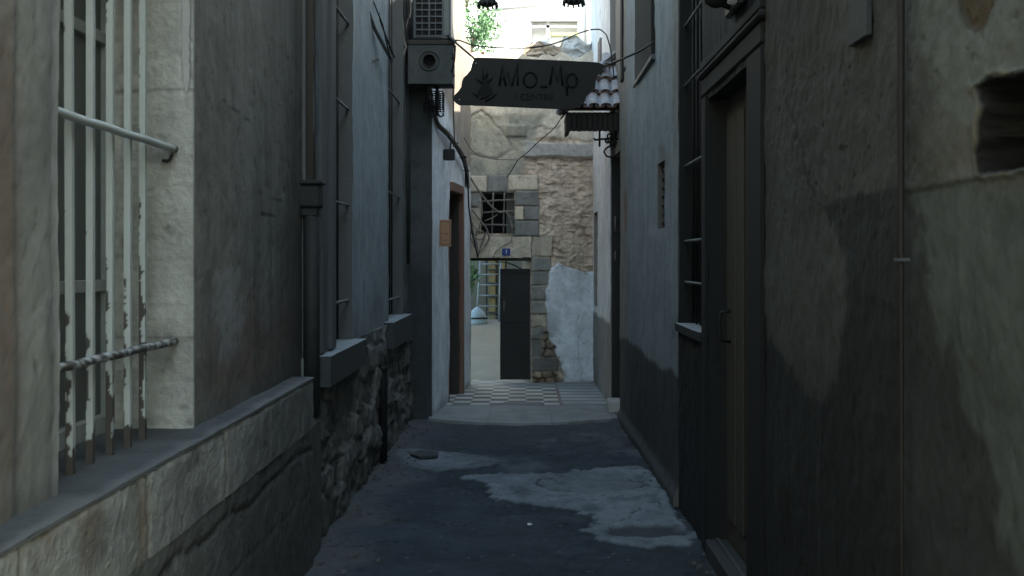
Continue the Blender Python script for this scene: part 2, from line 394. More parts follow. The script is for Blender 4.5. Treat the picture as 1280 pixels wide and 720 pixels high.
def tiles(U, V):
    s = .20; right = U > .40
    iu = np.floor((U-.02)/s); iv = np.floor((V-13.4)/s)
    chk = (iu+iv) % 2
    v = _h(iu, iv, 3)
    a = mix((.44, .445, .42), (.54, .54, .51), v); b = mix((.10, .11, .105), (.16, .165, .16), v)
    c = np.where(chk[..., None] > .5, a, b)
    st = np.floor((V-13.4)/.16) % 2
    c2 = np.where(st[..., None] > .5, C(U.shape, (.38, .40, .40)), C(U.shape, (.20, .22, .23)))
    c = np.where(right[..., None], c2, c)
    c = mix(c, (.17, .13, .12), (abs(U-.40) < .018)*1.)
    rep = (U > -.22) & (U < .20) & (V < 13.72); c = mix(c, (.17, .18, .175), rep*.95)
    fu = (U-.02)/s % 1; fv = (V-13.4)/s % 1
    gr = ((fu < .035) | (fv < .035)) & ~right & ~rep; c = mix(c, (.2, .2, .19), gr*.7)
    dirt = fbm(U*3, V*3, 4, 71); c = mix(c, (.2, .21, .2), ss(.45, .8, dirt)*.5); c = mix(c, (.25, .26, .25), ss(14.9, 15.5, V)*.7)
    return (dirt-.5)*.004, c
relief('tiled_pavement', lines(-.99, 1.0, .0125), lines(13.4, 16.2, .02), lambda U, V, D: (U, V, D+.034), tiles, M['tile'], skirt=.08)
tag(bpy.data.objects['tiled_pavement'], kind='structure')

def yard(U, V):
    n = fbm(U*1.5, V*1.5, 5, 81); c = mix((.20, .185, .15), (.29, .265, .215), n)
    f1, f2, i = vor(U*3, V*3, 82); c = mix(c, (.2, .2, .18), (1-ss(.0, .05, f2-f1))*.5)
    return (n-.5)*.03, c
relief('courtyard_ground', lines(-5, 5, .08), lines(16.2, 27, .08), lambda U, V, D: (U, V, D+.03+.46*np.clip((V-16.2)/6.0, 0, 1)), yard, M['stone'], skirt=.1)
tag(bpy.data.objects['courtyard_ground'], kind='structure')

# ================================================================ helpers for houses
def wallpos(x0, y0, x1, y1, side):
    """u runs from (x0,y0) to (x1,y1); +D moves towards the alley; side=+1: normal is to the right of direction"""
    L = math.hypot(x1-x0, y1-y0); dx, dy = (x1-x0)/L, (y1-y0)/L; nx, ny = dy*side, -dx*side
    return (lambda U, V, D: (x0+dx*U+nx*D, y0+dy*U+ny*D, V)), L
def streaks(U, V, s, f=9): return fbm(U*f, V*.7, 4, s)

# ================================================================ HOUSE A (near left)
XA = -1.22
A = thing('house', (-2.4, 1.5, 0), 'near left house with stained tan plaster above a cream stone ledge', 'house')
def wA(U, V):
    X = XA+0*U; px, py = pr(X, U, V)
    n = fbm(U*2.2, V*2.2, 5, 101); st = streaks(U, V, 102); fi = fbm(U*14, V*14, 3, 103); nb = fbm(U*.8+3, V*.8, 3, 104)
    c = mix((.24, .24, .20), (.42, .415, .35), .6*n+.4*st)
    c = mix(c, (.17, .165, .145), ss(.5, .75, nb)*.6)
    # yellowed patches, red-brown damp patch, chalky runs
    c = mix(c, (.27, .245, .19), blob(px, py, 255, 250, 30, 260, .6, 5)*.5)
    c = mix(c, (.24, .175, .135), blob(px, py, 320, 425, 45, 60, .6, 6)*.75)
    c = mix(c, (.23, .18, .14), blob(px, py, 275, 470, 35, 45, .6, 16)*.6)
    c = mix(c, (.44, .45, .44), blob(px, py, 285, 395, 18, 42, .6, 7, .6)*.6)
    c = mix(c, (.38, .385, .37), blob(px, py, 335, 350, 10, 60, .6, 8, .7)*.35)
    c = mix(c, (.13, .13, .12), ss(.55, .75, streaks(U, V, 109, 5))*.45)
    near = U < 3.3
    c = np.where(near[..., None], mix(mix((.25, .235, .20), (.44, .43, .37), n*.5+st*.5), (.24, .17, .12), blob(px, py, 8, 300, 14, 320, .7, 9)*.8), c)
    edge = np.exp(-((px-70)/6.)**2)*near; c = mix(c, (.42, .42, .39), edge*ss(.3, .6, fbm(U*9, V*9, 3, 14))*.8)
    c = mix(c, (.10, .10, .095), (np.exp(-((px-19)/3.)**2)*near)*.6)
    # scratches
    for (x0, y0, x1, y1) in ((278, 125, 311, 150), (326, 266, 344, 270), (322, 240, 352, 250)):
        d = poly_sd(px, py, [(x0, y0), (x1, y1), (x1, y1+.9), (x0, y0+.9)]); c = mix(c, (.05, .05, .045), (1-ss(0, 1.6, d))*.8)
    c = mix(c, (.12, .12, .11), ss(1.10, .97, V)*.5); c = mix(c, c*.42, ss(4.9, 6.6, U+(n-.5)*.8))  # second mix paints the light falling off towards the drainpipe
    D = (n-.5)*.018+(fi-.5)*.006-edge*.008
    return D, c*.74
hA = (3.26, 4.557, .60, 2.95)
posA = lambda U, V, D: (XA+D, U, V)
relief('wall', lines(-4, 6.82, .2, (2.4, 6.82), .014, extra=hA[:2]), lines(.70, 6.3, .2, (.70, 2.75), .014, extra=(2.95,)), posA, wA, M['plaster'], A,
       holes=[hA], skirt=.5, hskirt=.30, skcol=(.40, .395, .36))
# dressed jamb, facing the camera
def jamb(U, V):
    n = fbm(U*6, V*6, 4, 111); li = vn(U*2, V*90, 112)*.6+vn(U*9, V*45, 113)*.4
    c = mix((.38, .38, .34), (.60, .60, .54), .5*n+.5*li)
    px, py = pr(U, 4.54+0*U, V)
    c = mix(c, (.09, .09, .08), blob(px, py, 231, 40, 4.5, 66, .4, 4, .5)*.9)
    c = mix(c, (.20, .19, .165), blob(px, py, 203, 445, 20, 26, .8, 5, .6)*.6)
    c = mix(c, (.15, .145, .13), blob(px, py, 200, 195, 16, 12, .8, 6, .6)*.7)
    for jz in (1.315, 2.22): c = mix(c, (.2, .19, .17), np.exp(-((V-jz-(n-.5)*.02)/.006)**2)*.7)
    return (n-.5)*.012+(li-.5)*.004-blob(px, py, 231, 40, 4.5, 66, .4, 4, .5)*.02, c*np.array([.74, .72, .70])
relief('window_jamb', lines(-1.56, -1.213, .008), lines(.965, 2.96, .008), lambda U, V, D: (U, 4.548-D, V), jamb, M['stone'], A, skirt=.02)
# ledge course and plinth
def ledge_f(U, V):
    n = fbm(U*5, V*5, 5, 121); px, py = pr(-1.11+0*U, U, V)
    c = mix((.34, .33, .275), (.56, .54, .46), .6*n+.4*streaks(U, V, 127, 10))
    joint = np.zeros(U.shape)
    for jy in (1.9, 2.75, 3.66, 4.62, 5.4, 6.2): joint = np.maximum(joint, np.exp(-((U-jy-(n-.5)*.03)/.012)**2))
    c = mix(c, (.16, .13, .10), joint*.75)
    c = mix(c, (.27, .17, .10), (blob(px, py, 112, 660, 16, 60, .7, 3, .6)+blob(px, py, 60, 650, 14, 30, .7, 13, .6)+blob(px, py, 178, 660, 8, 60, .7, 23, .6))*.6)
    c = mix(c, (.22, .21, .19), ss(.45, .72, fbm(U*3, V*8, 4, 122))*.5)
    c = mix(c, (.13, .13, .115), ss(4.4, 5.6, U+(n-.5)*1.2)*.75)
    ed = ss(.955, .972, V)*fbm(U*9, V*0, 4, 128); return (n-.5)*.016+(fbm(U*15, V*15, 4, 129)-.5)*.007-joint*.010-ed*.02, c*.8
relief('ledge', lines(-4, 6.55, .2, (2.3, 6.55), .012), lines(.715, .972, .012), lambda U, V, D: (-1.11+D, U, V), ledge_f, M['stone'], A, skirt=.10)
def ledge_top(U, V):
    n = fbm(U*6, V*6, 5, 125); c = mix((.055, .057, .055), (.11, .113, .106), n)  # top face kept dark: its shading is painted into the stone colour
    c = mix(c, (.20, .20, .185), ss(-1.16, -1.11, V+(n-.5)*.06)*.6)
    return (n-.5)*.010, c
relief('ledge_top', lines(-4, 6.55, .2, (2.3, 6.55), .014), lines(-1.56, -1.108, .012), lambda U, V, D: (V, U, .982+D), ledge_top, M['stone'], A, skirt=.01)
def plinth_f(U, V):
    n = fbm(U*3, V*3, 5, 131); st = streaks(U, V, 133, 8); fi = fbm(U*16, V*16, 4, 134)
    c = mix((.17, .165, .14), (.34, .33, .28), .5*n+.3*st+.2*fi)
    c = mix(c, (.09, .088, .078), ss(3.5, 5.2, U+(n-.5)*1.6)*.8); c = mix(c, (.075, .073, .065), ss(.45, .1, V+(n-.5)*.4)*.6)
    jn = np.exp(-((V-.40-(n-.5)*.06)/.008)**2); c = mix(c, (.05, .048, .04), jn*.6)
    cr = np.exp(-((V-.66+.06*vn(U*3, V*0, 8)-(fi-.5)*.04)/.010)**2); c = mix(c, (.035, .03, .028), cr*.75)
    return (n-.5)*.022+(fi-.5)*.008-cr*.010-jn*.004, c*.75
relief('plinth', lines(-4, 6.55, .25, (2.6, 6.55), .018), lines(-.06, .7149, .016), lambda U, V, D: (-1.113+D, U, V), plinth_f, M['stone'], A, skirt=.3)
# window joinery
def sliding_window(parent, xin, y0, y1, z0, z1, inward, framemat, mull=1, trans=(.5,), fw=.06, name='window'):
    """frame in plane x=xin; inward=-1 left walls, +1 right walls"""
    f = MB(); t = .05
    a = xin; b = xin+inward*t
    f.box((a, y0, z0), (b, y0+fw, z1), bev=.004); f.box((a, y1-fw, z0), (b, y1, z1), bev=.004)
    f.box((a, y0+fw, z0), (b, y1-fw, z0+fw), bev=.004); f.box((a, y0+fw, z1-fw), (b, y1-fw, z1), bev=.004)
    w_ = f.build(name, framemat, parent)
    s = MB()
    for k in range(1, mull+1):
        yc = y0+(y1-y0)*k/(mull+1); s.box((a+inward*.004, yc-.025, z0+fw), (b-inward*.004, yc+.025, z1-fw), bev=.003)
    for tr in trans: s.box((a+inward*.007, y0+fw, z0+(z1-z0)*tr-.022), (b-inward*.007, y1-fw, z0+(z1-z0)*tr+.022), bev=.003)
    s.build('muntin', framemat, w_)
    p = MB(); p.box((b-inward*.02, y0+fw*.5, z0+fw*.5), (b+inward*.01, y1-fw*.5, z1-fw*.5)); p.build('pane', M['glass'], w_)
    return w_
M['dusty'] = mat('dusty_window_glass', (.075, .088, .078), rough=.35, var=.25, scale=5, bump=0, spec=.5, streak=True)
GSAVE = M['glass']; M['glass'] = M['dusty']
winA = sliding_window(A, -1.50, 3.18, 4.553, .975, 2.95, -1, M['frame'], 1, (.27, .72), .07)
M['glass'] = GSAVE
bk = MB(); bk.box((-1.9, 3.0, .9), (-1.585, 4.7, 3.1)); bk.build('room_lining', M['black'], A)
# grille: five upright bars and two cross bars
GA = thing('window_grille', (-1.31, 4.0, .974), 'white painted iron bars peeling to rust over the near left window', 'window grille')
def peel_shade_col(seed, zlow=1.30):
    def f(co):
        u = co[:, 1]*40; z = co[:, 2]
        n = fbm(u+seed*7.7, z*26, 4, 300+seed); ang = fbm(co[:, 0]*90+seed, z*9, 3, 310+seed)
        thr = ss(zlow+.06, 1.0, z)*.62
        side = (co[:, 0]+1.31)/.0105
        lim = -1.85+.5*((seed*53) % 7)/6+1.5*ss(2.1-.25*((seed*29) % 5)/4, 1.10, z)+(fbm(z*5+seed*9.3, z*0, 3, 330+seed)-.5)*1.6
        m = (side*.75+(n-.5)*3.2+(ang-.5)*1.6 < lim)*1.  # one side of each bar darker: rust together with that face's painted shade
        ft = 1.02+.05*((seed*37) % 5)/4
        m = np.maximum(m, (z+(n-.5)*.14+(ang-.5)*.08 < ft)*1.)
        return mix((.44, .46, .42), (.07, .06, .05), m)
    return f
def sqbar(p, q, h, n=90):
    """square bar finely cut along its length for the peeling paint"""
    b = MB(); p = Vector(p); q = Vector(q); d = (q-p).normalized()
    a = Vector((1, 0, 0)); a = (a-d*a.dot(d)).normalized(); c = d.cross(a)
    prof = []
    for sx, sy in ((-1, -1), (-.5, -1), (0, -1), (.5, -1), (1, -1), (1, -.5), (1, 0), (1, .5), (1, 1), (.5, 1), (0, 1), (-.5, 1), (-1, 1), (-1, .5), (-1, 0), (-1, -.5)):
        prof.append((sx*h, sy*h))
    k = len(prof); vs = []; fs = []
    for i in range(n+1):
        o = p+(q-p)*(i/n)
        for x, y in prof: vs.append(o+a*x+c*y)
    for i in range(n):
        for j in range(k): fs.append((i*k+j, i*k+(j+1) % k, (i+1)*k+(j+1) % k, (i+1)*k+j))
    fs += [tuple(range(k)), tuple(n*k+j for j in range(k))]
    return b.add(vs, fs)
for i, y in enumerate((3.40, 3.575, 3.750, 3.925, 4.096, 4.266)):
    o = sqbar((-1.31+.003*math.sin(i*2.1), y-.004*math.cos(i*1.7), .975), (-1.31-.003*math.sin(i*1.3), y+.007*math.sin(i*2.9+1), 2.948), .0105, 320).build('bar', M['peel'], GA); colattr(o, peel_shade_col(i))
for k, (z, nm) in enumerate(((2.006, 0), (1.303, 1))):
    b = MB(); pts = [(-1.278, 3.28+i*.02, z+.0012*math.sin(i*.31+k)) for i in range(64)]
    b.tube(pts, .0135, 10); o = b.build('crossbar', M['peel'], GA)
    colattr(o, (lambda co: mix((.50, .53, .50), (.09, .08, .07), ss(4.46, 4.52, co[:, 1]+(fbm(co[:, 1]*60, co[:, 2]*60, 3, 5)-.5)*.1))) if k == 0 else
            (lambda co: mix((.42, .43, .40), (.07, .06, .05), ss(.44, .52, fbm(co[:, 1]*34, co[:, 2]*120, 4, 9)*.8+.2*fbm(co[:, 1]*90, co[:, 0]*90, 3, 19)))))
ho = MB(); ho.tube([(-1.285, 4.53, 1.985), (-1.29, 4.52, 1.967), (-1.30, 4.525, 1.96), (-1.32, 4.53, 1.963)], .006, 8)
ho.build('hook', M['rust'], GA)

# ================================================================ HOUSE B (left, middle)
XB = -1.16
B = thing('house', (-2.4, 9.7, 0), 'middle left house with pale blue-grey plaster over a rough rubble stone base', 'house')
def wB(U, V):
    n = fbm(U*2.5, V*2.5, 5, 141); st = streaks(U, V, 142, 8); fi = fbm(U*12, V*12, 3, 143)
    c = mix((.27, .295, .30), (.38, .41, .415), .4*n+.6*st)
    c = mix(c, (.17, .16, .14), ss(1.35, 1.05, V+(n-.5)*.5+(st-.5)*.4)*.5)
    c = mix(c, (.15, .155, .155), ss(7.55, 7.5, U)*.95)
    c = mix(c, (.20, .21, .215), ss(7.28, 7.24, U)*(U > 7.0)*.7)
    c = mix(c, (.09, .085, .08), ss(11.8, 11.86, U)*.9)
    c = mix(c, (.12, .12, .12), np.exp(-((U-10.55)/.05)**2)*.8)
    pool = fbm(U*4+9, V*4, 4, 146); c = mix(c, (.22, .22, .215), ss(.56, .7, pool)*.5*ss(2.2, 1.2, V))
    return (n-.5)*.025+(fi-.5)*.005, c*np.array([.74, .80, .84])
hB = [(7.5, 8.4, .9, 3.75), (10.6, 11.83, .9, 4.4)]
relief('wall', lines(6.82, 12.6, .03, extra=(7.5, 8.4, 10.6, 11.83)), lines(1.05, 6.8, .25, (1.05, 4.3), .03, extra=(3.75, 4.4)), lambda U, V, D: (XB+D, U, V), wB, M['plaster'], B,
       holes=hB, skirt=.5, hskirt=.22, skcol=(.10, .105, .105))
def rubble(U, V):
    n = fbm(U*5, V*5, 5, 151); wq = (fbm(U*3.5, V*3.5, 4, 152)-.5)*1.3; w2_ = (fbm(U*3.5, V*3.5, 4, 157)-.5)*1.3
    row = np.floor(V*5.2+w2_*.35); f1, f2, i = vor(U*3.4+wq*.5+row*.37, V*5.2+w2_*.5, 153, .45)
    fi = fbm(U*18, V*18, 4, 158)
    e = 1-ss(.0, .13, f2-f1)
    c = mix((.085, .082, .074), (.24, .235, .21), i*.45+n*.25+fi*.3); c = mix(c, (.055, .053, .047), e*.7*ss(.35, .55, n))
    c = mix(c, (.06, .06, .057), ss(.35, 0, V)*.5)
    pl = ss(.80, .98, V+(n-.5)*.6); c = mix(c, (.17, .18, .175), pl*.6)
    return i*.05-e*.022+(n-.5)*.05+(fi-.5)*.035, c*.78
relief('rubble_base', lines(6.78, 12.55, .02), lines(-.06, 1.06, .018), lambda U, V, D: (-1.17+.03*np.clip((U-6.8)/2, 0, 1)-.025+D, U, V), rubble, M['stone'], B, skirt=.3)
def dark_bars(parent, x, y0, y1, z0, z1, n, cz, out, flip):
    b = MB()
    for k in range(n):
        y = y0+(y1-y0)*(k+.5)/n; b.tube([(x, y, z0), (x, y, z1)], .008, 6)
    b.build('upright_bars', M['iron'], parent)
    for z in cz:
        c_ = MB(); c_.tube([(x+out, y0-.03, z), (x+out, y1+.0, z), (x, y1+.03, z)], .009, 6); c_.build('crossbar', M['greypipe'], parent)  # crossbars paler than the uprights: sky reflection put into their colour
def sill(parent, x0, x1, y0, y1, z, th, seed, skc=(.05, .054, .054)):
    def f(U, V):
        n = fbm(U*7, V*7, 4, seed); return (n-.5)*.008, mix((.22, .245, .25), (.31, .34, .345), n)
    s_ = relief('window_sill', lines(y0, y1, .02), lines(min(x0, x1), max(x0, x1), .02), lambda U, V, D: (V, U, z+D), f, M['stone'], parent, skirt=th, skcol=skc)
    return s_
w2 = sliding_window(B, -1.36, 7.5, 8.4, 1.06, 3.75, -1, M['darkwood'], 1, (.35, .75), .07)
w3 = sliding_window(B, -1.36, 10.6, 11.83, 1.06, 4.4, -1, M['darkwood'], 1, (.35, .75), .07)
sill(B, -1.38, -1.075, 6.90, 8.47, 1.062, .17, 161); sill(B, -1.38, -1.075, 10.27, 11.95, 1.082, .22, 162)
G2 = thing('window_grille', (-1.2, 7.95, 1.07), 'dark barred grille in the left window nearest the drainpipe', 'window grille')
dark_bars(G2, -1.25, 7.5, 8.4, 1.07, 3.74, 5, (1.33, 1.97, 2.62, 3.2), .06, 1)
G3 = thing('window_grille', (-1.2, 11.2, 1.09), 'dark barred grille in the left window beside the air conditioner', 'window grille')
dark_bars(G3, -1.25, 10.6, 11.83, 1.09, 4.39, 6, (1.25, 2.2, 3.1), .06, 1)
# casing strip beside window 2 (the two pale verticals)
cs = MB(); cs.box((-1.20, 6.98, 1.07), (-1.135, 7.16, 6.8), bev=.008); cs.box((-1.20, 7.3, 1.07), (-1.128, 7.46, 6.8), bev=.008)
cs.build('window_casing', mat('grey_casing', (.075, .082, .084), rough=.8, var=.15, bump=.3, streak=True), B)

# ================================================================ HOUSE C (far left, white)
Cc = thing('house', (-1.6, 13.9, 0), 'far left white plastered house with a brown door frame, turning beige higher up', 'house')
def wCs(U, V):
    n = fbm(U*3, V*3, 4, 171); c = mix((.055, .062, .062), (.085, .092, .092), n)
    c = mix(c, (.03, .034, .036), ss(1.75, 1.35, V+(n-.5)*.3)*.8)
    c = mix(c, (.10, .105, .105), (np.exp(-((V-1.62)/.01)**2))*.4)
    return (n-.5)*.02, c
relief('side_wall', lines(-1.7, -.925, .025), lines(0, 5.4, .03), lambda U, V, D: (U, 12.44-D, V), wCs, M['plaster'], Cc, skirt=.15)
posC, LC = wallpos(-.92, 12.45, -.665, 15.55, +1)
def wC(U, V):
    X, Y, Z = posC(U, V, 0*U); px, py = pr(X, Y, V)
    n = fbm(U*3, V*3, 5, 181); st = streaks(U, V, 182, 7)
    c = mix((.66, .71, .75), (.76, .81, .85), .5*n+.5*st)
    c = mix(c, (.25, .205, .165), ss(2.9, 3.15, V+(n-.5)*.5+ (U-1.5)*.25)*.95)
    c = mix(c, (.42, .30, .22), ss(.55, .7, streaks(U, V, 184, 9))*ss(3.2, 3.6, V)*.35)
    c = mix(c, (.30, .29, .27), blob(px, py, 560, 175, 12, 14, .7, 8, .5)*.6)
    c = mix(c, (.26, .27, .27), ss(.16, .02, V+(n-.5)*.1)*.7)
    c = mix(c, (.40, .41, .40), ss(.60, .72, fbm(U*4, V*1.4, 4, 187))*.4)
    e = ss(.03, .0, U+(n-.5)*.03); c = mix(c, (.2, .2, .2), e*.6)
    c = mix(c, (.25, .23, .21), ss(3.0, 3.1, U+(n-.5)*.1)*ss(2.9, 2.4, V)*.6)
    return (n-.5)*.03-e*.01, c
DC = (1.19, 2.04, 0, 2.36)
relief('wall', lines(0, LC, .02, extra=DC[:2]+(2.56,)), lines(0, 5.4, .03, extra=(2.36,)), posC, wC, M['plaster'], Cc, holes=[(1.19, 2.04, -1, 2.36), (2.56, 9, 4.3, 9)], skirt=.2, hskirt=.16, skcol=(.05, .045, .04))
# local->world transform along house C's wall (x=u, y=out, z=up)
dxC, dyC = (-.665+.92)/LC, (15.55-12.45)/LC
TC = Matrix(((dxC, dyC, 0, -.92), (dyC, -dxC, 0, 12.45), (0, 0, 1, 0), (0, 0, 0, 1)))
dr = MB(); dr.box((1.19, -.15, .03), (2.04, -.11, 2.36), TC, .004)
for z0 in (.2, 1.2): dr.box((1.30, -.11, z0), (1.93, -.10, z0+.85), TC, .004)
dC = dr.build('door', M['darkwood'], Cc)
kn = MB(); kn.lathe((1.28, -.08, 1.0), [(.0, -.02), (.022, -.012), (.026, 0), (.022, .012), (0, .02)], 10, TC); kn.build('door_knob', M['iron'], dC)
fr = MB(); fr.box((1.165, -.02, .02), (1.19, .004, 2.36), TC, .004); fr.box((2.04, -.02, .02), (2.13, .045, 2.44), TC, .006); fr.box((1.19, -.02, 2.36), (2.04, .05, 2.46), TC, .006)
fr.build('door_frame', M['brownwood'], Cc)
# wooden plaque hung on the white wall
pq = MB(); Tq = TC @ Matrix.Translation((.45, .0, 0)) @ Matrix.Rotation(math.radians(62), 4, 'Z')
pq.box((0, -.015, 1.74), (.13, .015, 2.02), Tq, .004); PQ = thing('wooden_plaque', TC @ Vector((.45, 0, 1.74)), 'small orange-brown wooden plaque on the white wall left of the brown door frame', 'plaque')
pq.build('board', M['plaquewood'], PQ)
pf = MB()
for a, b_ in (((.012, 1.755), (.118, 1.765)), ((.012, 1.995), (.118, 2.005)), ((.012, 1.765), (.02, 1.995)), ((.11, 1.765), (.118, 1.995)), ((.045, 1.80), (.085, 1.81)), ((.035, 1.87), (.095, 1.878))):
    pf.box((a[0], .015, a[1]), (b_[0], .019, b_[1]), Tq)
    pf.box((a[0], -.019, a[1]), (b_[0], -.015, b_[1]), Tq)
pf.build('carved_border', M['brownwood'], PQ)
fx = MB(); q0 = P(565, 187, 13.2); fx.box((q0.x-.09, q0.y-.03, 2.66), (q0.x-.02+.05, q0.y+.03, 2.78), None, .01); fx.tube([(q0.x-.02, q0.y, 2.78), (q0.x-.01, q0.y, 2.86), (q0.x-.04, q0.y, 2.92)], .008, 6)
tag(fx.build('junction_box', M['iron'], None), 'small black junction box on the white wall below the cable bundle', 'junction box')

# ================================================================ HOUSE D (near right)
XD = 1.0
Dd = thing('house', (2.2, 2.0, 0), 'near right house with dark patched plaster and a khaki door in a black surround', 'house')
HOLE = [(1222, 108), (1240, 99), (1262, 97), (1290, 92), (1330, 88), (1330, 196), (1290, 205), (1262, 209), (1243, 213), (1230, 214), (1227, 190), (1232, 170), (1229, 150), (1233, 130)]
TOPP = [(1197, -30), (1200, 12), (1208, 34), (1216, 40), (1228, 30), (1240, 6), (1248, -30)]
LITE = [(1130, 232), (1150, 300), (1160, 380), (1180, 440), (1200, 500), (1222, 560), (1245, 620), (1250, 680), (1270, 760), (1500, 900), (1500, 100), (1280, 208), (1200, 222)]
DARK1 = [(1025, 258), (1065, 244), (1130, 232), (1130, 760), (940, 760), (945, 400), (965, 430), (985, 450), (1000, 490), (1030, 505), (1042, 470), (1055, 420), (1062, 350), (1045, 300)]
def wD(U, V):
    X = XD+0*U; px, py = pr(X, U, V); ok = (U > 1.2)
    n = fbm(U*2.6, V*2.6, 5, 201); st = streaks(U, V, 202, 8); fi = fbm(U*18, V*18, 3, 203)
    jx = (fbm(U*11, V*11, 6, 204)-.5)*48; jy = (fbm(U*11, V*11, 6, 205)-.5)*24
    c = mix((.070, .072, .062), (.130, .132, .115), .5*n+.5*st)
    up = ss(VY, 150, py)
    c = mix(c, mix((.20, .215, .20), (.28, .295, .275), n), ss(1125, 1195, px+jx*2)*ss(250, 215, py)*.8)             # paler render, top right
    c = mix(c, (.075, .066, .052), ss(1110, 1000, px+jx)*ss(230, 60, py)*.7)                # brownish, top left
    c = mix(c, (.13, .105, .068), blob(px, py, 1195, 190, 55, 45, .8, 207, .8)*.45)
    c = mix(c, (.13, .13, .112), blob(px, py, 1010, 380, 38, 90, .7, 208, .7)*.45)
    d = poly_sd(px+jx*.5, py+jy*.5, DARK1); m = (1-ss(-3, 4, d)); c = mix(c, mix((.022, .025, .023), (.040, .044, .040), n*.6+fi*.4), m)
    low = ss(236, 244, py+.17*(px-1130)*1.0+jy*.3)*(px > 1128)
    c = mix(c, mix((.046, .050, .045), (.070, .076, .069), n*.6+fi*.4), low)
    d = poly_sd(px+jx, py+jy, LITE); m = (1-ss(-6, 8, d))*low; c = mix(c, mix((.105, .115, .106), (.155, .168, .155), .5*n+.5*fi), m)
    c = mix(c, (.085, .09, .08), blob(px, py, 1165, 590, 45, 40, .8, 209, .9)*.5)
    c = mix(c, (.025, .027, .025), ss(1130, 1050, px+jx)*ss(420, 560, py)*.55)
    c = mix(c, (.12, .125, .118), ss(.66, .74, streaks(U*1.5, V*1.6, 211, 14))*ss(.35, .6, n)*.35*(px < 1120))
    # cracks
    for pts in ([(982, 70), (985, 120), (1000, 170), (1010, 230), (1020, 256)], [(1055, 60), (1050, 90)]):
        for i in range(len(pts)-1):
            a, b = pts[i], pts[i+1]; dd = poly_sd(px+jx*.3, py+jy*.3, [a, b, (b[0]+.8, b[1]+.5), (a[0]+.8, a[1]+.5)]); c = mix(c, (.03, .03, .028), (1-ss(0, 1.8, dd))*.7)
    dh = poly_sd(px+jx*.35, py+jy*.35, HOLE); mh = (1-ss(-2.5, 1.5, dh))*ok
    mh2 = (1-ss(1.5, 7.5, dh))*ok; rim = np.exp(-((dh-8-(fi-.5)*8)/3.)**2)*(1-mh)*ok; hal = np.exp(-(dh/26.)**2)*ok*(dh > 0)*ss(.4, .6, n)
    c = mix(c, (.16, .14, .095), hal*.6); c = mix(c, (.26, .225, .15), rim*.8*ss(.35, .55, fbm(U*30, V*30, 3, 215))*(px < 1262)); c = mix(c, mix((.006, .0065, .006), (.016, .014, .012), fi), mh2)  # hole and its lip painted near-black, standing in for deep shade
    dt = poly_sd(px+jx*.25, py+jy*.3, TOPP); mt = (1-ss(-2, 1.5, dt))*ok; c = mix(c, (.12, .09, .06), mt); c = mix(c, (.05, .04, .03), np.exp(-(dt/2.2)**2)*ok*.8)
    # black painted surround round the door and window
    sur = ss(5.13, 5.17, U); c = mix(c, mix((.012, .014, .0135), (.024, .027, .026), n), sur)
    D = (n-.5)*.022+(fi-.5)*.008-mh*(.10+.05*fi)-mt*.012+rim*.005+hal*.004*fi-low*.006
    return D, c*np.array([.50, .525, .53])
hD = [(5.5, 6.74, -1, 2.47), (6.95, 7.97, 1.17, 3.6)]
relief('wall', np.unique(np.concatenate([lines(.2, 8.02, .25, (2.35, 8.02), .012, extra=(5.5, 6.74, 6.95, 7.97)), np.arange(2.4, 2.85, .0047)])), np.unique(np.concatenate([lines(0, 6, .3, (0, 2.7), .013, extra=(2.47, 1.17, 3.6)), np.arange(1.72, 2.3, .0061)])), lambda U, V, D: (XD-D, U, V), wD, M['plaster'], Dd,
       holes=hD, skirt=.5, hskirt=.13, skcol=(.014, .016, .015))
dl = MB(); dl.box((1.10, 5.5, .09), (1.14, 6.73, 2.47), None, .003)
for y0, y1 in ((5.6, 6.08), (6.16, 6.36), (6.40, 6.66)): dl.box((1.088, y0, .22), (1.10, y1, 2.36), None, .005)
dD = dl.build('door', M['doorpaint'], Dd)
hh = MB(); hh.tube([(1.088, 6.53, 1.33), (1.035, 6.53, 1.325), (1.03, 6.53, 1.29), (1.03, 6.53, 1.21), (1.035, 6.53, 1.175), (1.088, 6.53, 1.17)], .008, 8); hh.build('handle', M['iron'], dD)
ds = MB(); ds.box((.985, 5.5, -.02), (1.14, 6.735, .085), None, .008); ds.build('doorstep', M['slate'], Dd)
ms = MB(); ms.box((1.04, 5.52, .0855), (1.055, 6.72, .095)); ms.build('metal_strip', M['acpaint'], Dd)
M['blackwood'] = mat('black_door_timber', (.011, .0125, .012), rough=.8, var=.35, scale=10, bump=.4, bdist=.004, streak=True)
fm = MB()
fm.box((.985, 5.16, 0), (1.01, 5.5, 2.50), None, .01); fm.box((.985, 6.742, 0), (1.01, 6.90, 2.50), None, .01)
fm.box((.985, 5.16, 2.502), (1.01, 6.90, 2.60), None, .01); fm.box((.968, 5.12, 2.602), (1.01, 6.94, 2.64), None, .012); fm.box((.978, 5.14, 2.642), (1.01, 6.92, 2.70), None, .01)
fm.build('door_surround', M['blackwood'], Dd)
wd4 = sliding_window(Dd, 1.12, 6.95, 7.97, 1.20, 3.6, 1, M['blackwood'], 1, (.35, .75), .07)
sill(Dd, .975, 1.15, 6.92, 8.015, 1.195, .05, 221, (.02, .022, .021))
G4 = thing('window_grille', (1.03, 7.46, 1.2), 'dark barred grille in the window beyond the khaki door on the right', 'window grille')
dark_bars(G4, 1.075, 6.95, 7.97, 1.20, 3.58, 6, (1.46, 1.72, 2.2, 2.72, 3.1), -.04, 1)
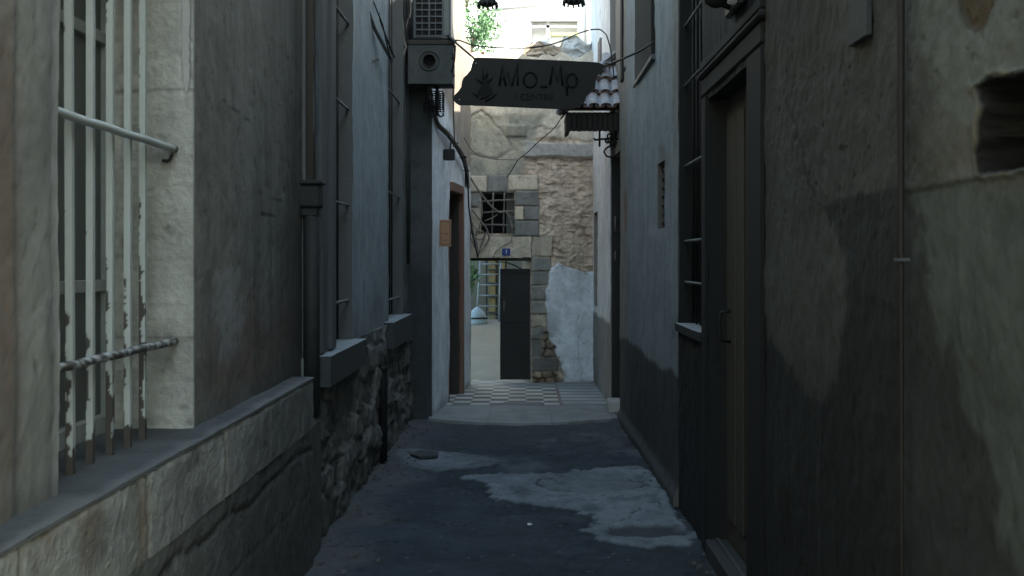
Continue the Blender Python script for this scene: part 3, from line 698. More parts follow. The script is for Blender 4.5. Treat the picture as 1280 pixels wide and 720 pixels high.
# carved bracket over the door
br = thing('wall_bracket', (.98, 5.7, 2.74), 'dark scrolled iron bracket above the khaki door on the right', 'bracket')
b1 = MB(); b1.tube([(.985, 5.75, 2.76), (.88, 5.75, 2.80), (.80, 5.75, 2.90), (.79, 5.75, 2.98)], .014, 8); b1.build('arm', M['iron'], br)
b2 = MB(); b2.lathe((.87, 5.62, 2.745), [(.02, 0), (.05, .02), (.06, .07), (.045, .13), (.055, .16), (.02, .2)], 14); b2.build('scroll', M['iron'], br)
b3 = MB(); b3.box((.955, 5.55, 2.745), (.99, 5.9, 3.0), None, .01); b3.build('backplate', M['iron'], br)
# slate plaque, wall conduit
sp = MB(); sp.box((.982, 3.555, 2.245), (.999, 3.755, 2.50), None, .003); SP = thing('wall_plaque', (.99, 3.65, 2.245), 'blue-grey slate plaque high on the dark right wall', 'plaque')
sp.build('slab', M['slate'], SP)
cn = MB(); cn.tube([(.975, 3.20, .0), (.976, 3.2, .7), (.974, 3.2, 1.5), (.974, 3.205, 2.0), (.976, 3.2, 4.5)], [.005, .005, .006, .010, .010], 8)
CN = thing('wall_conduit', (.975, 3.2, 0), 'thin brown conduit running up the near right wall', 'conduit'); cn.build('tube', mat('brown_conduit', (.022, .019, .016), rough=.7, var=.3, bump=.2), CN)
cl = MB(); cl.box((.962, 3.185, 1.597), (.992, 3.225, 1.605)); cl.build('clamp', M['acpaint'], CN)

# ================================================================ HOUSE E (right, middle)
E = thing('house', (2.2, 10.2, 0), 'middle right house with bluish grey plaster, dark dado and a high dark window', 'house')
posE, LE = wallpos(1.0, 8.03, .96, 12.4, -1)
def wE(U, V):
    n = fbm(U*2.2, V*2.2, 5, 231); st = streaks(U, V, 232, 7); fi = fbm(U*12, V*12, 3, 233)
    X, Y, Z = posE(U, V, 0*U); px, py = pr(X, Y, V)
    c = mix((.20, .225, .235), (.30, .335, .345), .35*n+.65*st)
    c = mix(c, (.17, .155, .14), blob(px, py, 844, 80, 4, 90, .7, 235, .5)*.8); c = mix(c, (.17, .15, .14), blob(px, py, 827, 205, 5, 22, .7, 236, .5)*.7)
    c = mix(c, (.40, .42, .44), blob(px, py, 823, 290, 9, 9, .7, 237, .8)*.5)
    c = mix(c, (.26, .23, .19), ss(3.55, 3.75, U)*.85)
    da = ss(.86, .82, V+(n-.5)*.10); c = mix(c, mix((.040, .044, .043), (.065, .070, .068), .5*n+.5*st), da)
    c = mix(c, (.06, .065, .065), ss(.25, .0, V+(n-.5)*.2)*.6)
    e2 = np.exp(-((V-.08-(n-.5)*.05)/.03)**2); c = mix(c, (.16, .16, .155), e2*.3)
    c = mix(c, (.22, .11, .08), blob(px, py, 782, 260, 2, 25, .5, 238, .3)*.8)
    return (n-.5)*.022+(fi-.5)*.004+ss(.14, .05, V)*.03, c*np.array([.82, .86, .90])
relief('wall', lines(0, LE, .025, extra=(1.32, 2.82, .77, 1.17)), lines(0, 6.4, .3, (0, 4.3), .025, extra=(3.155, 4.75, 1.83, 2.31)), posE, wE, M['plaster'], E,
       holes=[(1.32, 2.82, 3.155, 4.75), (.77, 1.17, 1.83, 2.31)], skirt=.5, hskirt=.14, skcol=(.12, .11, .10))
sliding_window(E, 1.11, 9.34, 10.86, 3.155, 4.75, 1, M['darkwood'], 1, (.5,), .06)
wt = MB(); wt.box((.955, 9.33, 3.11), (1.0, 10.88, 3.15), None, .006); wt.build('window_sill', M['acpaint'], E)
vb = MB(); vb.box((1.11, 8.7, 1.78), (1.135, 9.3, 2.36)); vo = vb.build('vent', M['black'], E)
vl = MB()
for k in range(7): vl.tube([(1.03, 8.78, 1.87+k*.065), (1.03, 9.22, 1.875+k*.065)], .010, 6)
vl.build('vent_bar', M['rust'], vo)

# ================================================================ HOUSE F (far right, white)
Ff = thing('house', (1.9, 14.8, 0), 'far right white house with grey dado, slit window and an open black door', 'house')
posF, LF = wallpos(.925, 13.3, .89, 16.6, -1)
def wF(U, V):
    n = fbm(U*3, V*3, 5, 241); st = streaks(U, V, 242, 7)
    c = mix((.68, .71, .74), (.78, .81, .83), .5*n+.5*st)
    c = mix(c, (.58, .50, .42), ss(.52, .7, fbm(U*1.5, V*1.2, 4, 244))*ss(2.2, 2.8, V)*.5)
    da = ss(.95, .91, V+(n-.5)*.06); c = mix(c, mix((.19, .195, .19), (.27, .28, .27), .5*n+.5*st), da)
    c = mix(c, (.16, .16, .155), ss(.2, 0, V)*.5)
    return (n-.5)*.02, c
relief('wall', lines(0, LF, .025, extra=(1.95, 2.6)), lines(0, 5.2, .03, extra=(1.02, 2.2)), posF, wF, M['plaster'], Ff, holes=[(1.95, 2.6, 1.02, 2.2)], skirt=.2, hskirt=.10, skcol=(.3, .28, .26))
sl_ = MB(); sl_.box((.985, 15.2, 1.0), (1.01, 15.95, 2.22)); sl_.build('shutter', mat('grey_brown_shutter', (.12, .10, .09), var=.25, bump=.3), Ff)
# wall behind and above the doorway between E and F
dw = MB(); dw.box((.975, 12.42, 2.72), (1.5, 13.28, 5.15)); dw.box((1.50, 12.3, 0), (1.7, 13.5, 5.15)); dw.build('doorway_wall', mat('doorway_plaster', (.22, .21, .19), var=.15, bump=.4), Ff)
dd = MB(); dd.box((.935, 13.235, .06), (1.49, 13.275, 2.70), None, .004); od = dd.build('door', M['darkmetal'], Ff)
for z0, z1 in ((1.60, 1.69), (1.90, 2.06)):
    hb = MB(); hb.tube([(.975, 13.235, z0), (.972, 13.20, z0), (.972, 13.195, z1), (.975, 13.235, z1)], .009, 6); hb.build('handle', M['cablegrey'], od)
for z in (.7, 1.3, 2.3):
    hb = MB(); hb.box((.94, 13.228, z), (.99, 13.236, z+.02)); hb.build('hinge_band', M['rust'], od)
st_ = MB(); st_.box((.86, 12.72, .02), (1.02, 12.98, .16), None, .02)
tag(st_.build('stone_block', mat('pale_stone', (.38, .38, .36), var=.2, bump=.5), None), 'pale worn stone block at the foot of the black door', 'stone block')
# upper storey reveals and dark shutters in the far right wall
us = MB()
for (pxa, pxb, pya, pyb, Y, X) in ((0, 0, 0, 0, 0, 0),):
    pass
us.box((.945, 12.02, 3.35), (.975, 12.22, 5.0)); us.build('tall_shutter', M['darkwood'], E)
us = MB(); us.box((.885, 14.5, 3.7), (.915, 14.9, 4.2)); us.build('small_shutter', mat('small_shutter_paint', (.2, .18, .17), var=.2), Ff)

# ================================================================ BACK WALL
YB0 = 15.62; KB = .28
def bw(px, py):
    a = (px-VX)/F; X = (YB0+KB*.7)*a/(1-KB*a); Y = YB0+KB*(X+.7); return X, Y, EYE-(py-VY)*Y/F
Lk = math.hypot(1, KB)
BW = thing('ruined_building', (0.2, 16.2, 0), 'crumbling stone and mudbrick building closing the alley, with barred window and low doorway', 'building')
posW = lambda U, V, D: (U+KB/Lk*D, YB0+KB*(U+.7)-D/Lk, V)
WPATCH = [(689, 333), (694, 331), (702, 331), (712, 335), (722, 338), (740, 341), (770, 343), (770, 486), (706, 486), (704, 470), (702, 462), (697, 452), (692, 440), (694, 432), (687, 424), (682, 412), (683, 395), (680, 378), (684, 358), (685, 345)]
def wBk(U, V):
    Y = YB0+KB*(U+.7); px, py = pr(U, Y, V)
    jx = (fbm(U*9, V*9, 4, 251)-.5)*9; jy = (fbm(U*9, V*9, 4, 252)-.5)*7
    n = fbm(U*4, V*4, 5, 253); fi = fbm(U*20, V*20, 3, 254)
    # mudbrick rubble
    f1, f2, i = vor(U*8+n*1.6, V*20+n*1.6, 255); e = 1-ss(0, .25, f2-f1)
    ero = fbm(U*8, V*16, 5, 262)
    c = mix((.58, .45, .34), (.80, .67, .53), .35*n+.15*i+.5*fi); c = mix(c, (.17, .125, .095), e*.35*ss(.3, .6, n)); c = mix(c, (.30, .22, .16), ss(.5, .7, ero)*.5)
    D = (1-e)*.008+i*.010+(n-.5)*.04+(fi-.5)*.022-.02-ss(.55, .75, ero)*.014
    def put(mask, col, d, base=c):
        nonlocal c, D
        c = mix(c, col, mask); D = D*(1-mask)+mask*(d+(fi-.5)*.008+(n-.5)*.01)
    def rect(x0, x1, y0, y1, s=1.0): 
        return ss(x0-s, x0+s, px+jx*.18)*ss(x1+s, x1-s, px+jx*.18)*ss(y0-s, y0+s, py+jy*.18)*ss(y1+s, y1-s, py+jy*.18)
    crm = mix((.58, .50, .38), (.74, .65, .51), n)
    gry = mix((.21, .205, .185), (.28, .275, .25), n)
    # upper cream render with ragged lower edge
    lowy = 158+18*(fbm(px/30., px*0, 3, 256)-.5)+ss(640, 660, px)*14
    put(ss(lowy+3, lowy-2, py), mix((.56, .49, .39), (.72, .65, .53), .5*n+.5*fi), .02)
    # grey-green render lower left of it
    m = ss(580, 590, px)*ss(668-(py-190)*.45, 660-(py-190)*.45, px+jx)*ss(140, 152, py+jy*1.5)*ss(224, 218, py)
    put(m, mix(mix((.28, .275, .23), (.40, .38, .31), fi), (.46, .42, .33), ss(.45, .65, fbm(U*3+4, V*3, 4, 258))), .0)
    put(ss(3.4, 0, abs(poly_sd(px+jx, py+jy, [(584, 190), (584, 150), (600, 140), (626, 160), (640, 185), (620, 200)]))-0)*.55, (.20, .19, .165), -.02)
    # protruding grey moulding band
    by = 188+(px-700)*.02+jy*.7
    m = ss(648, 660, px+jx)*ss(by-11, by-9, py)*ss(by+9, by+7, py)
    put(m, mix((.37, .355, .325), (.52, .50, .465), n), .045)
    m = ss(650, 665, px)*np.exp(-((py-by-11)/2.2)**2); c = mix(c, (.12, .09, .07), m*.6)
    m = ss(655, 668, px)*np.exp(-((py-160-jy*2)/1.6)**2)*(px < 700); c = mix(c, (.16, .12, .09), m*.7)
    put(rect(633, 658, 157, 171), (.26, .245, .20), .03)
    # squared blocks
    for x0, x1, y0, y1, k, d in ((576, 608, 220, 240, crm, .02), (609, 634, 219, 240, gry, .022), (635, 672, 219, 238, crm, .02), (644, 673, 239, 257, gry, .03), (655, 673, 258, 275, gry*1.05, .03),
                         (643, 654, 258, 275, crm, .032), (642, 673, 276, 295, gry, .028), (576, 600, 242, 258, gry*1.3, .0), (576, 601, 260, 292, crm*.75, -.01), (576, 664, 296, 323, crm*.92, .02),
                         (665, 690, 296, 320, crm*.8, .0), (665, 688, 322, 338, gry*1.15, .02), (665, 690, 339, 356, gry, .015), (665, 686, 357, 375, gry*1.25, .02), (665, 684, 376, 392, gry*1.4, .018),
                         (665, 682, 393, 408, crm*.65, .012), (665, 684, 409, 424, gry, .005), (665, 688, 425, 446, gry*.8, -.01), (665, 697, 447, 464, gry*.75, .03)):
        m = rect(x0, x1, y0, y1, .7); c = mix(c, (.13, .115, .09), rect(x0-1.6, x1+1.6, y0-1.6, y1+1.6, .7)*.55*(1-m)); put(m, k, d)
    # loose stones bulging out at the foot
    g1, g2, gi = vor(U*8, V*9, 259); ge = 1-ss(0, .25, g2-g1)
    m = ss(663, 666, px)*ss(708+(py-480)*.5, 700+(py-480)*.5, px+jx)*ss(463, 467, py+jy)
    c = mix(c, mix(mix((.22, .16, .11), (.38, .29, .20), gi), (.10, .08, .06), ge), m); D = D*(1-m)+m*(.03+gi*.05-ge*.04)
    m = ss(676, 680, px+jx)*ss(700, 694, px+jx)*ss(404, 408, py)*ss(448, 444, py)
    c = mix(c, mix(mix((.22, .17, .12), (.36, .28, .2), gi), (.08, .07, .055), ge), m*.9); D = D*(1-m)+m*(.02+gi*.05-ge*.04)
    # bluish white render
    d = poly_sd(px+jx*.8, py+jy*.8, WPATCH); m = 1-ss(-.6, .4, d)
    c = mix(c, mix((.70, .76, .80), (.79, .84, .88), .7*n+.3*fi), m); D = D*(1-m)+m*(.03+(n-.5)*.02)
    m = ss(-7, -2, d)*m*ss(.5, .62, fbm(U*14, V*14, 4, 260)); c = mix(c, (.40, .40, .38), m*.7)
    c = mix(c, (.40, .42, .42), blob(px, py, 689, 405, 9, 12, .6, 261, .9)*.5*(d < 0))
    c = mix(c, (.30, .31, .30), ss(466, 484, py+jy*2)*(d < 0)*.6); c = mix(c, (.22, .19, .15), np.exp(-((d-.6)/.9)**2)*.7); ck = np.exp(-((px-722-jx*1.2-(py-400)*.05)/.5)**2)*ss(380, 400, py)*(d < 0); c = mix(c, (.3, .3, .29), ck*.6)
    return D, c
# opening rectangles in wall coordinates (u = X)
wx0, _, wz1 = bw(602, 240); wx1, _, wz0 = bw(643, 292)
ox0, _, oz1 = bw(583.5, 322.5); ox1, _, _ = bw(663.5, 400)
relief('wall', lines(-1.1, 1.1, .011, extra=(wx0, wx1, ox0, ox1)), lines(0.03, 4.24, .012, extra=(wz0, wz1, oz1)), posW, wBk, M['stone'], BW,
       holes=[(wx0, wx1, wz0, wz1), (ox0-.25, ox1, -1, oz1)], skirt=.45, hskirt=.40, skcol=(.16, .15, .13),
       top=lambda U, V: V+(V > 4.15)*(fbm(U*6, U*0, 3, 263)-.5)*.2)
# parapet of loose masonry above
def par(U, V):
    n = fbm(U*5, V*5, 5, 271); f1, f2, i = vor(U*6+n, V*8+n, 272); e = 1-ss(0, .2, f2-f1)
    c = mix((.34, .27, .20), (.50, .41, .32), .5*n+.5*i); c = mix(c, (.68, .67, .64), ss(.46, .54, U+(n-.5)*.2))
    return i*.06+(n-.5)*.10-e*.03, c
def ptop(U, V):
    h_ = .13+.20*np.exp(-((U-.25)/.33)**2)+ss(.45, .55, U)*.24+(fbm(U*7, U*0+2, 4, 273)-.5)*.16
    return 4.1+V*np.maximum(h_, .05)
relief('parapet', lines(-1.0, 1.25, .02), lines(0, 1.0, .04), lambda U, V, D: (U, YB0+KB*(U+.7)+.25-D, V), par, M['stone'], BW, skirt=.25, top=ptop)
rs = MB(); rs.box((-.98, YB0+.75, 3.86), (3.6, 23.0, 4.12)); rs.build('courtyard_shade_slab', M['ground'], BW)  # unseen slab added to keep the courtyard in shade
sw = MB(); sw.box((1.3, YB0+.4, 0), (4.5, 22.9, 3.85)); sw.build('courtyard_sun_block', mat('courtyard_sun_block_plaster', (.4, .36, .3), var=.2, bump=.3), BW)  # unseen block added to stop sun reaching the courtyard from the side
# window bars and lining
ln = MB(); ln.box((wx0-.1, YB0+.55, wz0-.1), (wx1+.1, YB0+.75, wz1+.1)); ln.build('room_lining', M['black'], BW)
wg = thing('window_grille', ((wx0+wx1)/2, YB0+.2, wz0), 'rusty grid of bars in the small square window of the end wall', 'window grille')
for px_ in (615, 629):
    b = MB(); x, y, z = bw(px_, 240); b.tube([(x+.004*k, y-.01, wz0+(wz1-wz0)*k/4) for k in range(5)], .011, 7); b.build('upright_bar', M['vine'], wg)
for py_, dy in ((252, 2), (266, 2), (281, -1)):
    b = MB(); x0, y0, z0 = bw(602, py_); x1, y1, z1 = bw(643, py_-dy); b.tube([(x0, y0-.03, z0), ((x0+x1)/2, (y0+y1)/2-.03, (z0+z1)/2+.004), (x1, y1-.03, z1)], .012, 7); b.build('crossbar', M['vine'], wg)
# door leaf (black sheet, shorter than the opening), frame bits
lx0, ly, lz1 = bw(625, 336); lx1, ly1, lz0 = bw(662.5, 485)
lf = MB(); lf.box((lx0, ly+.10, .075), (lx1, ly+.14, lz1), None, .004); LFD = lf.build('door', M['doorblack'], BW)
lr = MB(); lr.box((lx0+.01, ly+.09, .80), (lx1-.01, ly+.10, .83)); lr.box((lx0, ly+.088, .075), (lx0+.03, ly+.10, lz1)); lr.box((lx0+.03, ly+.088, lz1-.04), (lx1, ly+.10, lz1)); lr.build('rail', M['darkmetal'], LFD)
hk = MB(); hk.tube([(lx0+.05, ly+.10, .95), (lx0+.05, ly+.06, .96), (lx0+.05, ly+.06, 1.06), (lx0+.05, ly+.10, 1.07)], .008, 6); hk.build('handle', M['cablegrey'], LFD)
lt = MB(); lt.box((ox0-.2, ly+.06, oz1-.035), (ox1, ly+.36, oz1+.01), None, .005); lt.build('lintel', M['darkwood'], BW)
ar = MB(); pts = []
for k in range(13):
    t = k/12; pts.append((lx0-.02+(lx1-lx0)*t, ly+.22, oz1-.05-.16*t*t)); 
ar.tube(pts, .008, 6); ar.build('arched_iron', M['acpaint'], BW)
# number plate
nx, ny, nz_ = bw(633, 315); NP = thing('house_number_plate', (nx, ny-.05, nz_-.05), 'tiny blue enamel number plate above the low doorway', 'number plate')
a = MB(); a.box((nx-.052, ny-.06, nz_-.045), (nx+.052, ny-.045, nz_+.045), None, .003); a.build('plate', M['blue'], NP)
def text_mesh(txt, size, loc, rot, m, parent, name, ext=.003, font_sx=1.0):
    cu = bpy.data.curves.new('t', 'FONT'); cu.body = txt; cu.size = size; cu.extrude = ext; cu.align_x = 'CENTER'; cu.align_y = 'CENTER'
    to = bpy.data.objects.new('t', cu); COL.objects.link(to); bpy.context.view_layer.update()
    me = bpy.data.meshes.new_from_object(to.evaluated_get(bpy.context.evaluated_depsgraph_get())); bpy.data.objects.remove(to)
    T = Matrix.Translation(loc) @ rot @ Matrix.Diagonal((font_sx, 1, 1, 1)); me.transform(T); return link(name, me, parent, None, [m])
RX = Matrix.Rotation(math.radians(90), 4, 'X')
text_mesh('1', .075, (nx, ny-.062, nz_), RX, M['white'], NP, 'numeral')

# dry stems and old cables tangled in front of the end wall
VN = thing('dry_vine', tuple(bw(596, 322)), 'tangle of dry grey stems hanging across the barred window of the end wall', 'dry vine')
def pxtube(ptl, Yf, r, name, m, parent, n=6, off=None):
    pts = []
    P2 = []
    for i in range(len(ptl)-1):
        a, b = ptl[i], ptl[i+1]
        for k in range(5): t = k/5; P2.append((a[0]+(b[0]-a[0])*t, a[1]+(b[1]-a[1])*t))
    P2.append(ptl[-1])
    sm = [P2[0]]+[((P2[i-1][0]+2*P2[i][0]+P2[i+1][0])/4, (P2[i-1][1]+2*P2[i][1]+P2[i+1][1])/4) for i in range(1, len(P2)-1)]+[P2[-1]]
    for i, (x, y) in enumerate(sm):
        t = i/(len(sm)-1); Y = Yf(x, y, t) if callable(Yf) else Yf; pts.append(P(x, y, Y))
    mb = MB(); mb.tube(pts, r, n); return mb.build(name, m, parent)
fY = lambda d: (lambda x, y, t: bw(x, y)[1]-d)
stems = [([(588, 222), (598, 238), (612, 256), (624, 266), (632, 264), (637, 272), (640, 286)], .016, .10),
         ([(590, 262), (600, 275), (608, 285), (612, 298), (606, 308)], .014, .12), ([(602, 250), (603, 265), (600, 282), (592, 300)], .010, .08),
         ([(583, 240), (586, 262), (590, 285), (596, 305), (597, 322)], .016, .13), ([(608, 290), (602, 305), (597, 321)], .012, .11),
         ([(586, 285), (592, 296), (600, 300), (607, 295), (602, 288), (594, 290)], .012, .14), ([(640, 284), (640, 302), (628, 308), (620, 314), (616, 322)], .007, .05),
         ([(584, 270), (592, 280), (587, 295), (594, 310)], .010, .15), ([(596, 320), (604, 312), (610, 303)], .008, .10), ([(590, 250), (586, 275), (600, 292)], .008, .12),
         ([(606, 276), (616, 272), (622, 268)], .007, .07), ([(637, 270), (642, 273), (645, 276)], .007, .07)]
for ptl, r, d in stems: pxtube(ptl, fY(d), r*.85, 'stem', M['vine'], VN)

# ================================================================ COURTYARD seen through the doorway
cw = MB(); cw.box((-4, 24.2, 0), (4, 24.5, 3.3)); YW = cw.build('courtyard_wall', mat('courtyard_wall_plaster', (.12, .12, .10), var=.25, scale=2, bump=.3), None)
tag(YW, 'grey wall at the back of the courtyard beyond the low doorway', 'wall')
SH = thing('storage_rack', (-.55, 23.3, .46), 'ochre panelled rack standing at the back of the courtyard', 'rack')
b = MB()
for x0, x1 in ((-.66, -.53), (-.50, -.36)): b.box((x0, 23.25, .47), (x1, 23.35, 1.85), None, .01)
b.build('panel', M['yellow'], SH)
b = MB()
for x in (-.70, -.515, -.34): b.box((x-.015, 23.2, .45), (x+.015, 23.24, 1.9))
b.build('upright', M['darkwood'], SH)
for z in (.6, .9, 1.15, 1.4, 1.65):
    b = MB(); b.box((-.70, 23.15, z), (-.34, 23.24, z+.03)); b.build('shelf', M['board'], SH)
LD = thing('ladder', (-.6, 22.5, .46), 'grey metal ladder leaning in the courtyard beyond the doorway', 'ladder')
def rail(x0, x1):
    q = MB(); q.tube([(x0, 22.4, .48), (x1, 22.9, 2.0)], .02, 8); return q.build('side_rail', M['ladder'], LD)
rail(-.86, -.78); rail(-.45, -.42)
for k in range(8):
    t = (k+.5)/8; q = MB(); q.tube([(-.86+.08*t, 22.4+.5*t, .48+1.52*t), (-.45+.03*t, 22.4+.5*t, .48+1.52*t)], .013, 6); q.build('rung', M['ladder'], LD)
bd = thing('cloth_bundle', (-.83, 22.0, .46), 'pale blue cloth covered heap on the courtyard ground left of the ladder', 'bundle')
b = MB(); b.lathe((-.83, 22.0, .44), [(.16, 0), (.19, .05), (.185, .10), (.15, .14), (.16, .17), (.12, .24), (.06, .30), (.02, .33)], 18); b.build('cover', M['tarp'], bd)
b = MB(); b.lathe((-.83, 22.0, .56), [(.193, 0), (.197, .012), (.19, .025)], 18); b.build('strap', M['iron'], bd)
def leaves(name, c, r, n, size, m, parent, seed=1, clumps=14):
    rnd = random.Random(seed); vs = []; fs = []
    cl_ = [Vector((rnd.gauss(0, .45)*r[0], rnd.gauss(0, .45)*r[1], rnd.gauss(0, .5)*r[2])) for _ in range(clumps)]
    for i in range(n):
        q = rnd.choice(cl_); s_ = rnd.uniform(.15, .42)
        p = Vector(c)+q+Vector((rnd.gauss(0, s_)*r[0]*.8, rnd.gauss(0, s_)*r[1]*.8, rnd.gauss(0, s_)*r[2]*.7))
        a = Vector((rnd.gauss(0, 1), rnd.gauss(0, 1), rnd.gauss(0, .7))).normalized(); b_ = a.orthogonal().normalized(); b_ = Matrix.Rotation(rnd.uniform(0, 6.3), 3, a) @ b_
        c_ = a.cross(b_); L_ = size*rnd.uniform(.6, 1.3); W = L_*.38; k = len(vs)
        vs += [p-b_*L_*.5, p+c_*W*.5+a*W*.1, p+b_*L_*.5, p-c_*W*.5+a*W*.1]; fs.append((k, k+1, k+2, k+3))
    mb = MB(); mb.add(vs, fs); return mb.build(name, m, parent)
PL = thing('shrub', (-.93, 21.0, .4), 'leafy green shrub in the courtyard at the left edge of the doorway', 'shrub')
b = MB(); b.tube([(-.95, 21, .38), (-.96, 21, .9), (-.93, 21, 1.4)], [.02, .015, .008], 6); b.build('stem', M['bark'], PL)
leaves('foliage', (-.95, 21, 1.35), (.16, .2, .38), 500, .09, M['leaf'], PL, 3)

# ================================================================ BACKGROUND: tree, white building
TR = thing('tree', (-1.5, 19.2, 0), 'bright green tree rising behind the end wall beside the beige house', 'tree')
b = MB(); b.tube([(-1.5, 19.2, 0), (-1.45, 19.2, 1.5), (-1.3, 19.2, 3.2), (-1.1, 19.2, 4.6), (-1.0, 19.2, 5.8)], [.14, .12, .10, .07, .03], 9)
for a_, b_ in (((-1.3, 19.2, 3.2), (-.75, 19.0, 5.2)), ((-1.1, 19.2, 4.4), (-.5, 19.3, 5.7)), ((-1.2, 19.2, 4.0), (-1.8, 19.4, 5.4)), ((-1.05, 19.2, 5.2), (-.7, 19.1, 6.4))):
    m_ = [(a_[i]+b_[i])/2+(.08 if i == 0 else .05) for i in range(3)]; b.tube([a_, m_, b_], [.05, .035, .012], 7)
b.build('trunk', M['bark'], TR)
leaves('crown', (-1.10, 19.2, 5.35), (.50, .7, .9), 7000, .075, M['leaf'], TR, 5, 26)
leaves('crown_fringe_foliage', (-.55, 19.2, 5.2), (.22, .4, .5), 300, .07, M['leaf'], TR, 9, 8)

FB = thing('building', (0, 31, 0), 'white sunlit building with a blue panelled window far behind the end wall', 'building')
YF = 30.0
fx0, fz1 = P(664, 24, YF).x, P(664, 24, YF).z; fx1, fz0 = P(722, 62, YF).x, P(722, 66, YF).z
b = MB()
b.box((-14, YF, 0), (fx0, YF+.4, 14)); b.box((fx1, YF, 0), (14, YF+.4, 14)); b.box((fx0, YF, 0), (fx1, YF+.4, fz0)); b.box((fx0, YF, fz1), (fx1, YF+.4, 14)); b.box((fx0-.1, YF+.4, fz0-.1), (fx1+.1, YF+.6, fz1+.1))
b.build('wall', M['facade'], FB)
b = MB(); xm = P(685, 0, YF).x
b.box((fx0-.04, YF-.05, fz1-.06), (fx1+.02, YF+.2, fz1), None, .01); b.box((xm-.04, YF+.02, fz0), (xm+.04, YF+.2, fz1-.06)); b.box((fx0, YF+.02, P(0, 33, YF).z-.03), (fx1+.05, YF+.15, P(0, 33, YF).z+.03))
wf = b.build('window', M['facadetrim'], FB)
b = MB(); b.box((P(667, 0, YF).x, YF+.1, fz0), (P(683, 0, YF).x, YF+.16, P(0, 51, YF).z)); b.build('pane', M['paneblue'], wf)
b = MB(); b.box((P(689, 0, YF).x, YF-.12, P(0, 46, YF).z), (P(723, 0, YF).x, YF+.1, P(0, 42, YF).z), None, .01); b.build('awning', M['awning'], FB)
b = MB(); p0, p1, p2 = P(617, 12, YF-.03), P(682, 5, YF-.03), P(684, -40, YF-.03); b.tube([p0, p1, p2], .035, 4); b.build('roof_edge', M['facadetrim'], FB)
b = MB(); b.tube([P(735, -10, YF-.1), P(734, 20, YF-.1), P(733, 60, YF-.1)], .06, 6); b.build('drainpipe', M['facadetrim'], FB)

# ================================================================ LEFT DRAINPIPE etc
DP = thing('drainpipe', (-1.15, 6.82, 0), 'tall dark drainpipe with a square hopper between the two left houses', 'drainpipe')
b = MB(); b.tube([(-1.165, 6.8, .74), (-1.165, 6.8, 1.3), (-1.165, 6.8, 1.90)], .045, 14); b.build('lower_pipe', M['pipe'], DP)
b = MB(); b.tube([(-1.18, 6.84, 2.0), (-1.18, 6.84, 6.3)], .030, 12); b.build('upper_pipe', mat('upper_pipe_paint', (.09, .085, .072), var=.3, bump=.3, streak=True), DP)
b = MB(); b.box((-1.235, 6.74, 1.885), (-1.11, 6.87, 2.01), None, .012); b.box((-1.245, 6.73, 2.012), (-1.10, 6.88, 2.035), None, .006)
b.box((-1.215, 6.755, 1.84), (-1.125, 6.85, 1.884), None, .006); b.build('hopper', M['pipe'], DP)
b = MB(); b.box((-1.30, 6.5, -.02), (-1.125, 6.90, .745), None, .03); b.build('masonry_boot', mat('mortar_boot', (.085, .08, .07), var=.35, scale=10, bump=.8), DP)
SPp = thing('pipe_stub', (-1.12, 9.8, 0), 'short black upright pipe against the rubble base of the left wall', 'pipe')
b = MB(); b.tube([(-1.115, 9.8, -.02), (-1.115, 9.8, .78), (-1.125, 9.8, .83), (-1.15, 9.81, .86), (-1.20, 9.82, .87)], .036, 12); b.build('tube', M['iron'], SPp)
b = MB(); b.lathe((-1.115, 9.8, .72), [(.036, 0), (.044, .005), (.044, .04), (.036, .045)], 14); b.build('collar', M['iron'], SPp)
# conduit running down the pale plaster, loose wires and a bundle
b = MB(); b.tube([P(452, -25, 9.2), P(458, 8, 9.3), P(468, 35, 9.5), P(480, 58, 9.8), P(490, 76, 10.1)], .016, 8)
tag(b.build('grey_conduit', M['greypipe'], None), 'grey conduit sloping down the pale plaster between the two dark left windows', 'conduit')
b = MB(); b.tube([P(470, -10, 9.9), P(474, 22, 9.9), P(484, 50, 10.0), P(493, 72, 10.2)], .007, 6); b.tube([P(441, 66, 9.0), P(452, 76, 9.2), P(461, 79, 9.4), P(473, 74, 9.7)], .006, 6)
b.tube([P(462, -10, 9.6), P(478, 30, 9.6), P(488, 74, 9.9)], .006, 6)
tag(b.build('loose_wire', M['cable'], None), 'thin black wires hanging on the pale plaster left of the air conditioner', 'wire')
CB = thing('cable_bundle', (-1.08, 12.1, 2.4), 'thick bundle of dark cables running down beside the air conditioner', 'cable bundle')
rnd = random.Random(4)
for k in range(7):
    x = 494+k*2.6; pts = [P(x+rnd.uniform(-2, 2)+4*math.sin(i*.9+k), -25+i*14, 11.9) for i in range(9 if k < 5 else 7)]
    b = MB(); b.tube(pts, rnd.uniform(.008, .016), 6); b.build('cable', M['cable'] if k % 3 else M['cablegrey'], CB)
b = MB(); b.tube([P(502, 110, 12.0), P(502.5, 250, 12.0), P(502, 390, 12.0)], .013, 8); b.build('pale_tube', M['cablegrey'], CB)
b = MB(); b.tube([P(509, -20, 12.2), P(509, 200, 12.2), P(509, 330, 12.2)], .03, 8); b.build('riser', M['pipe'], CB)

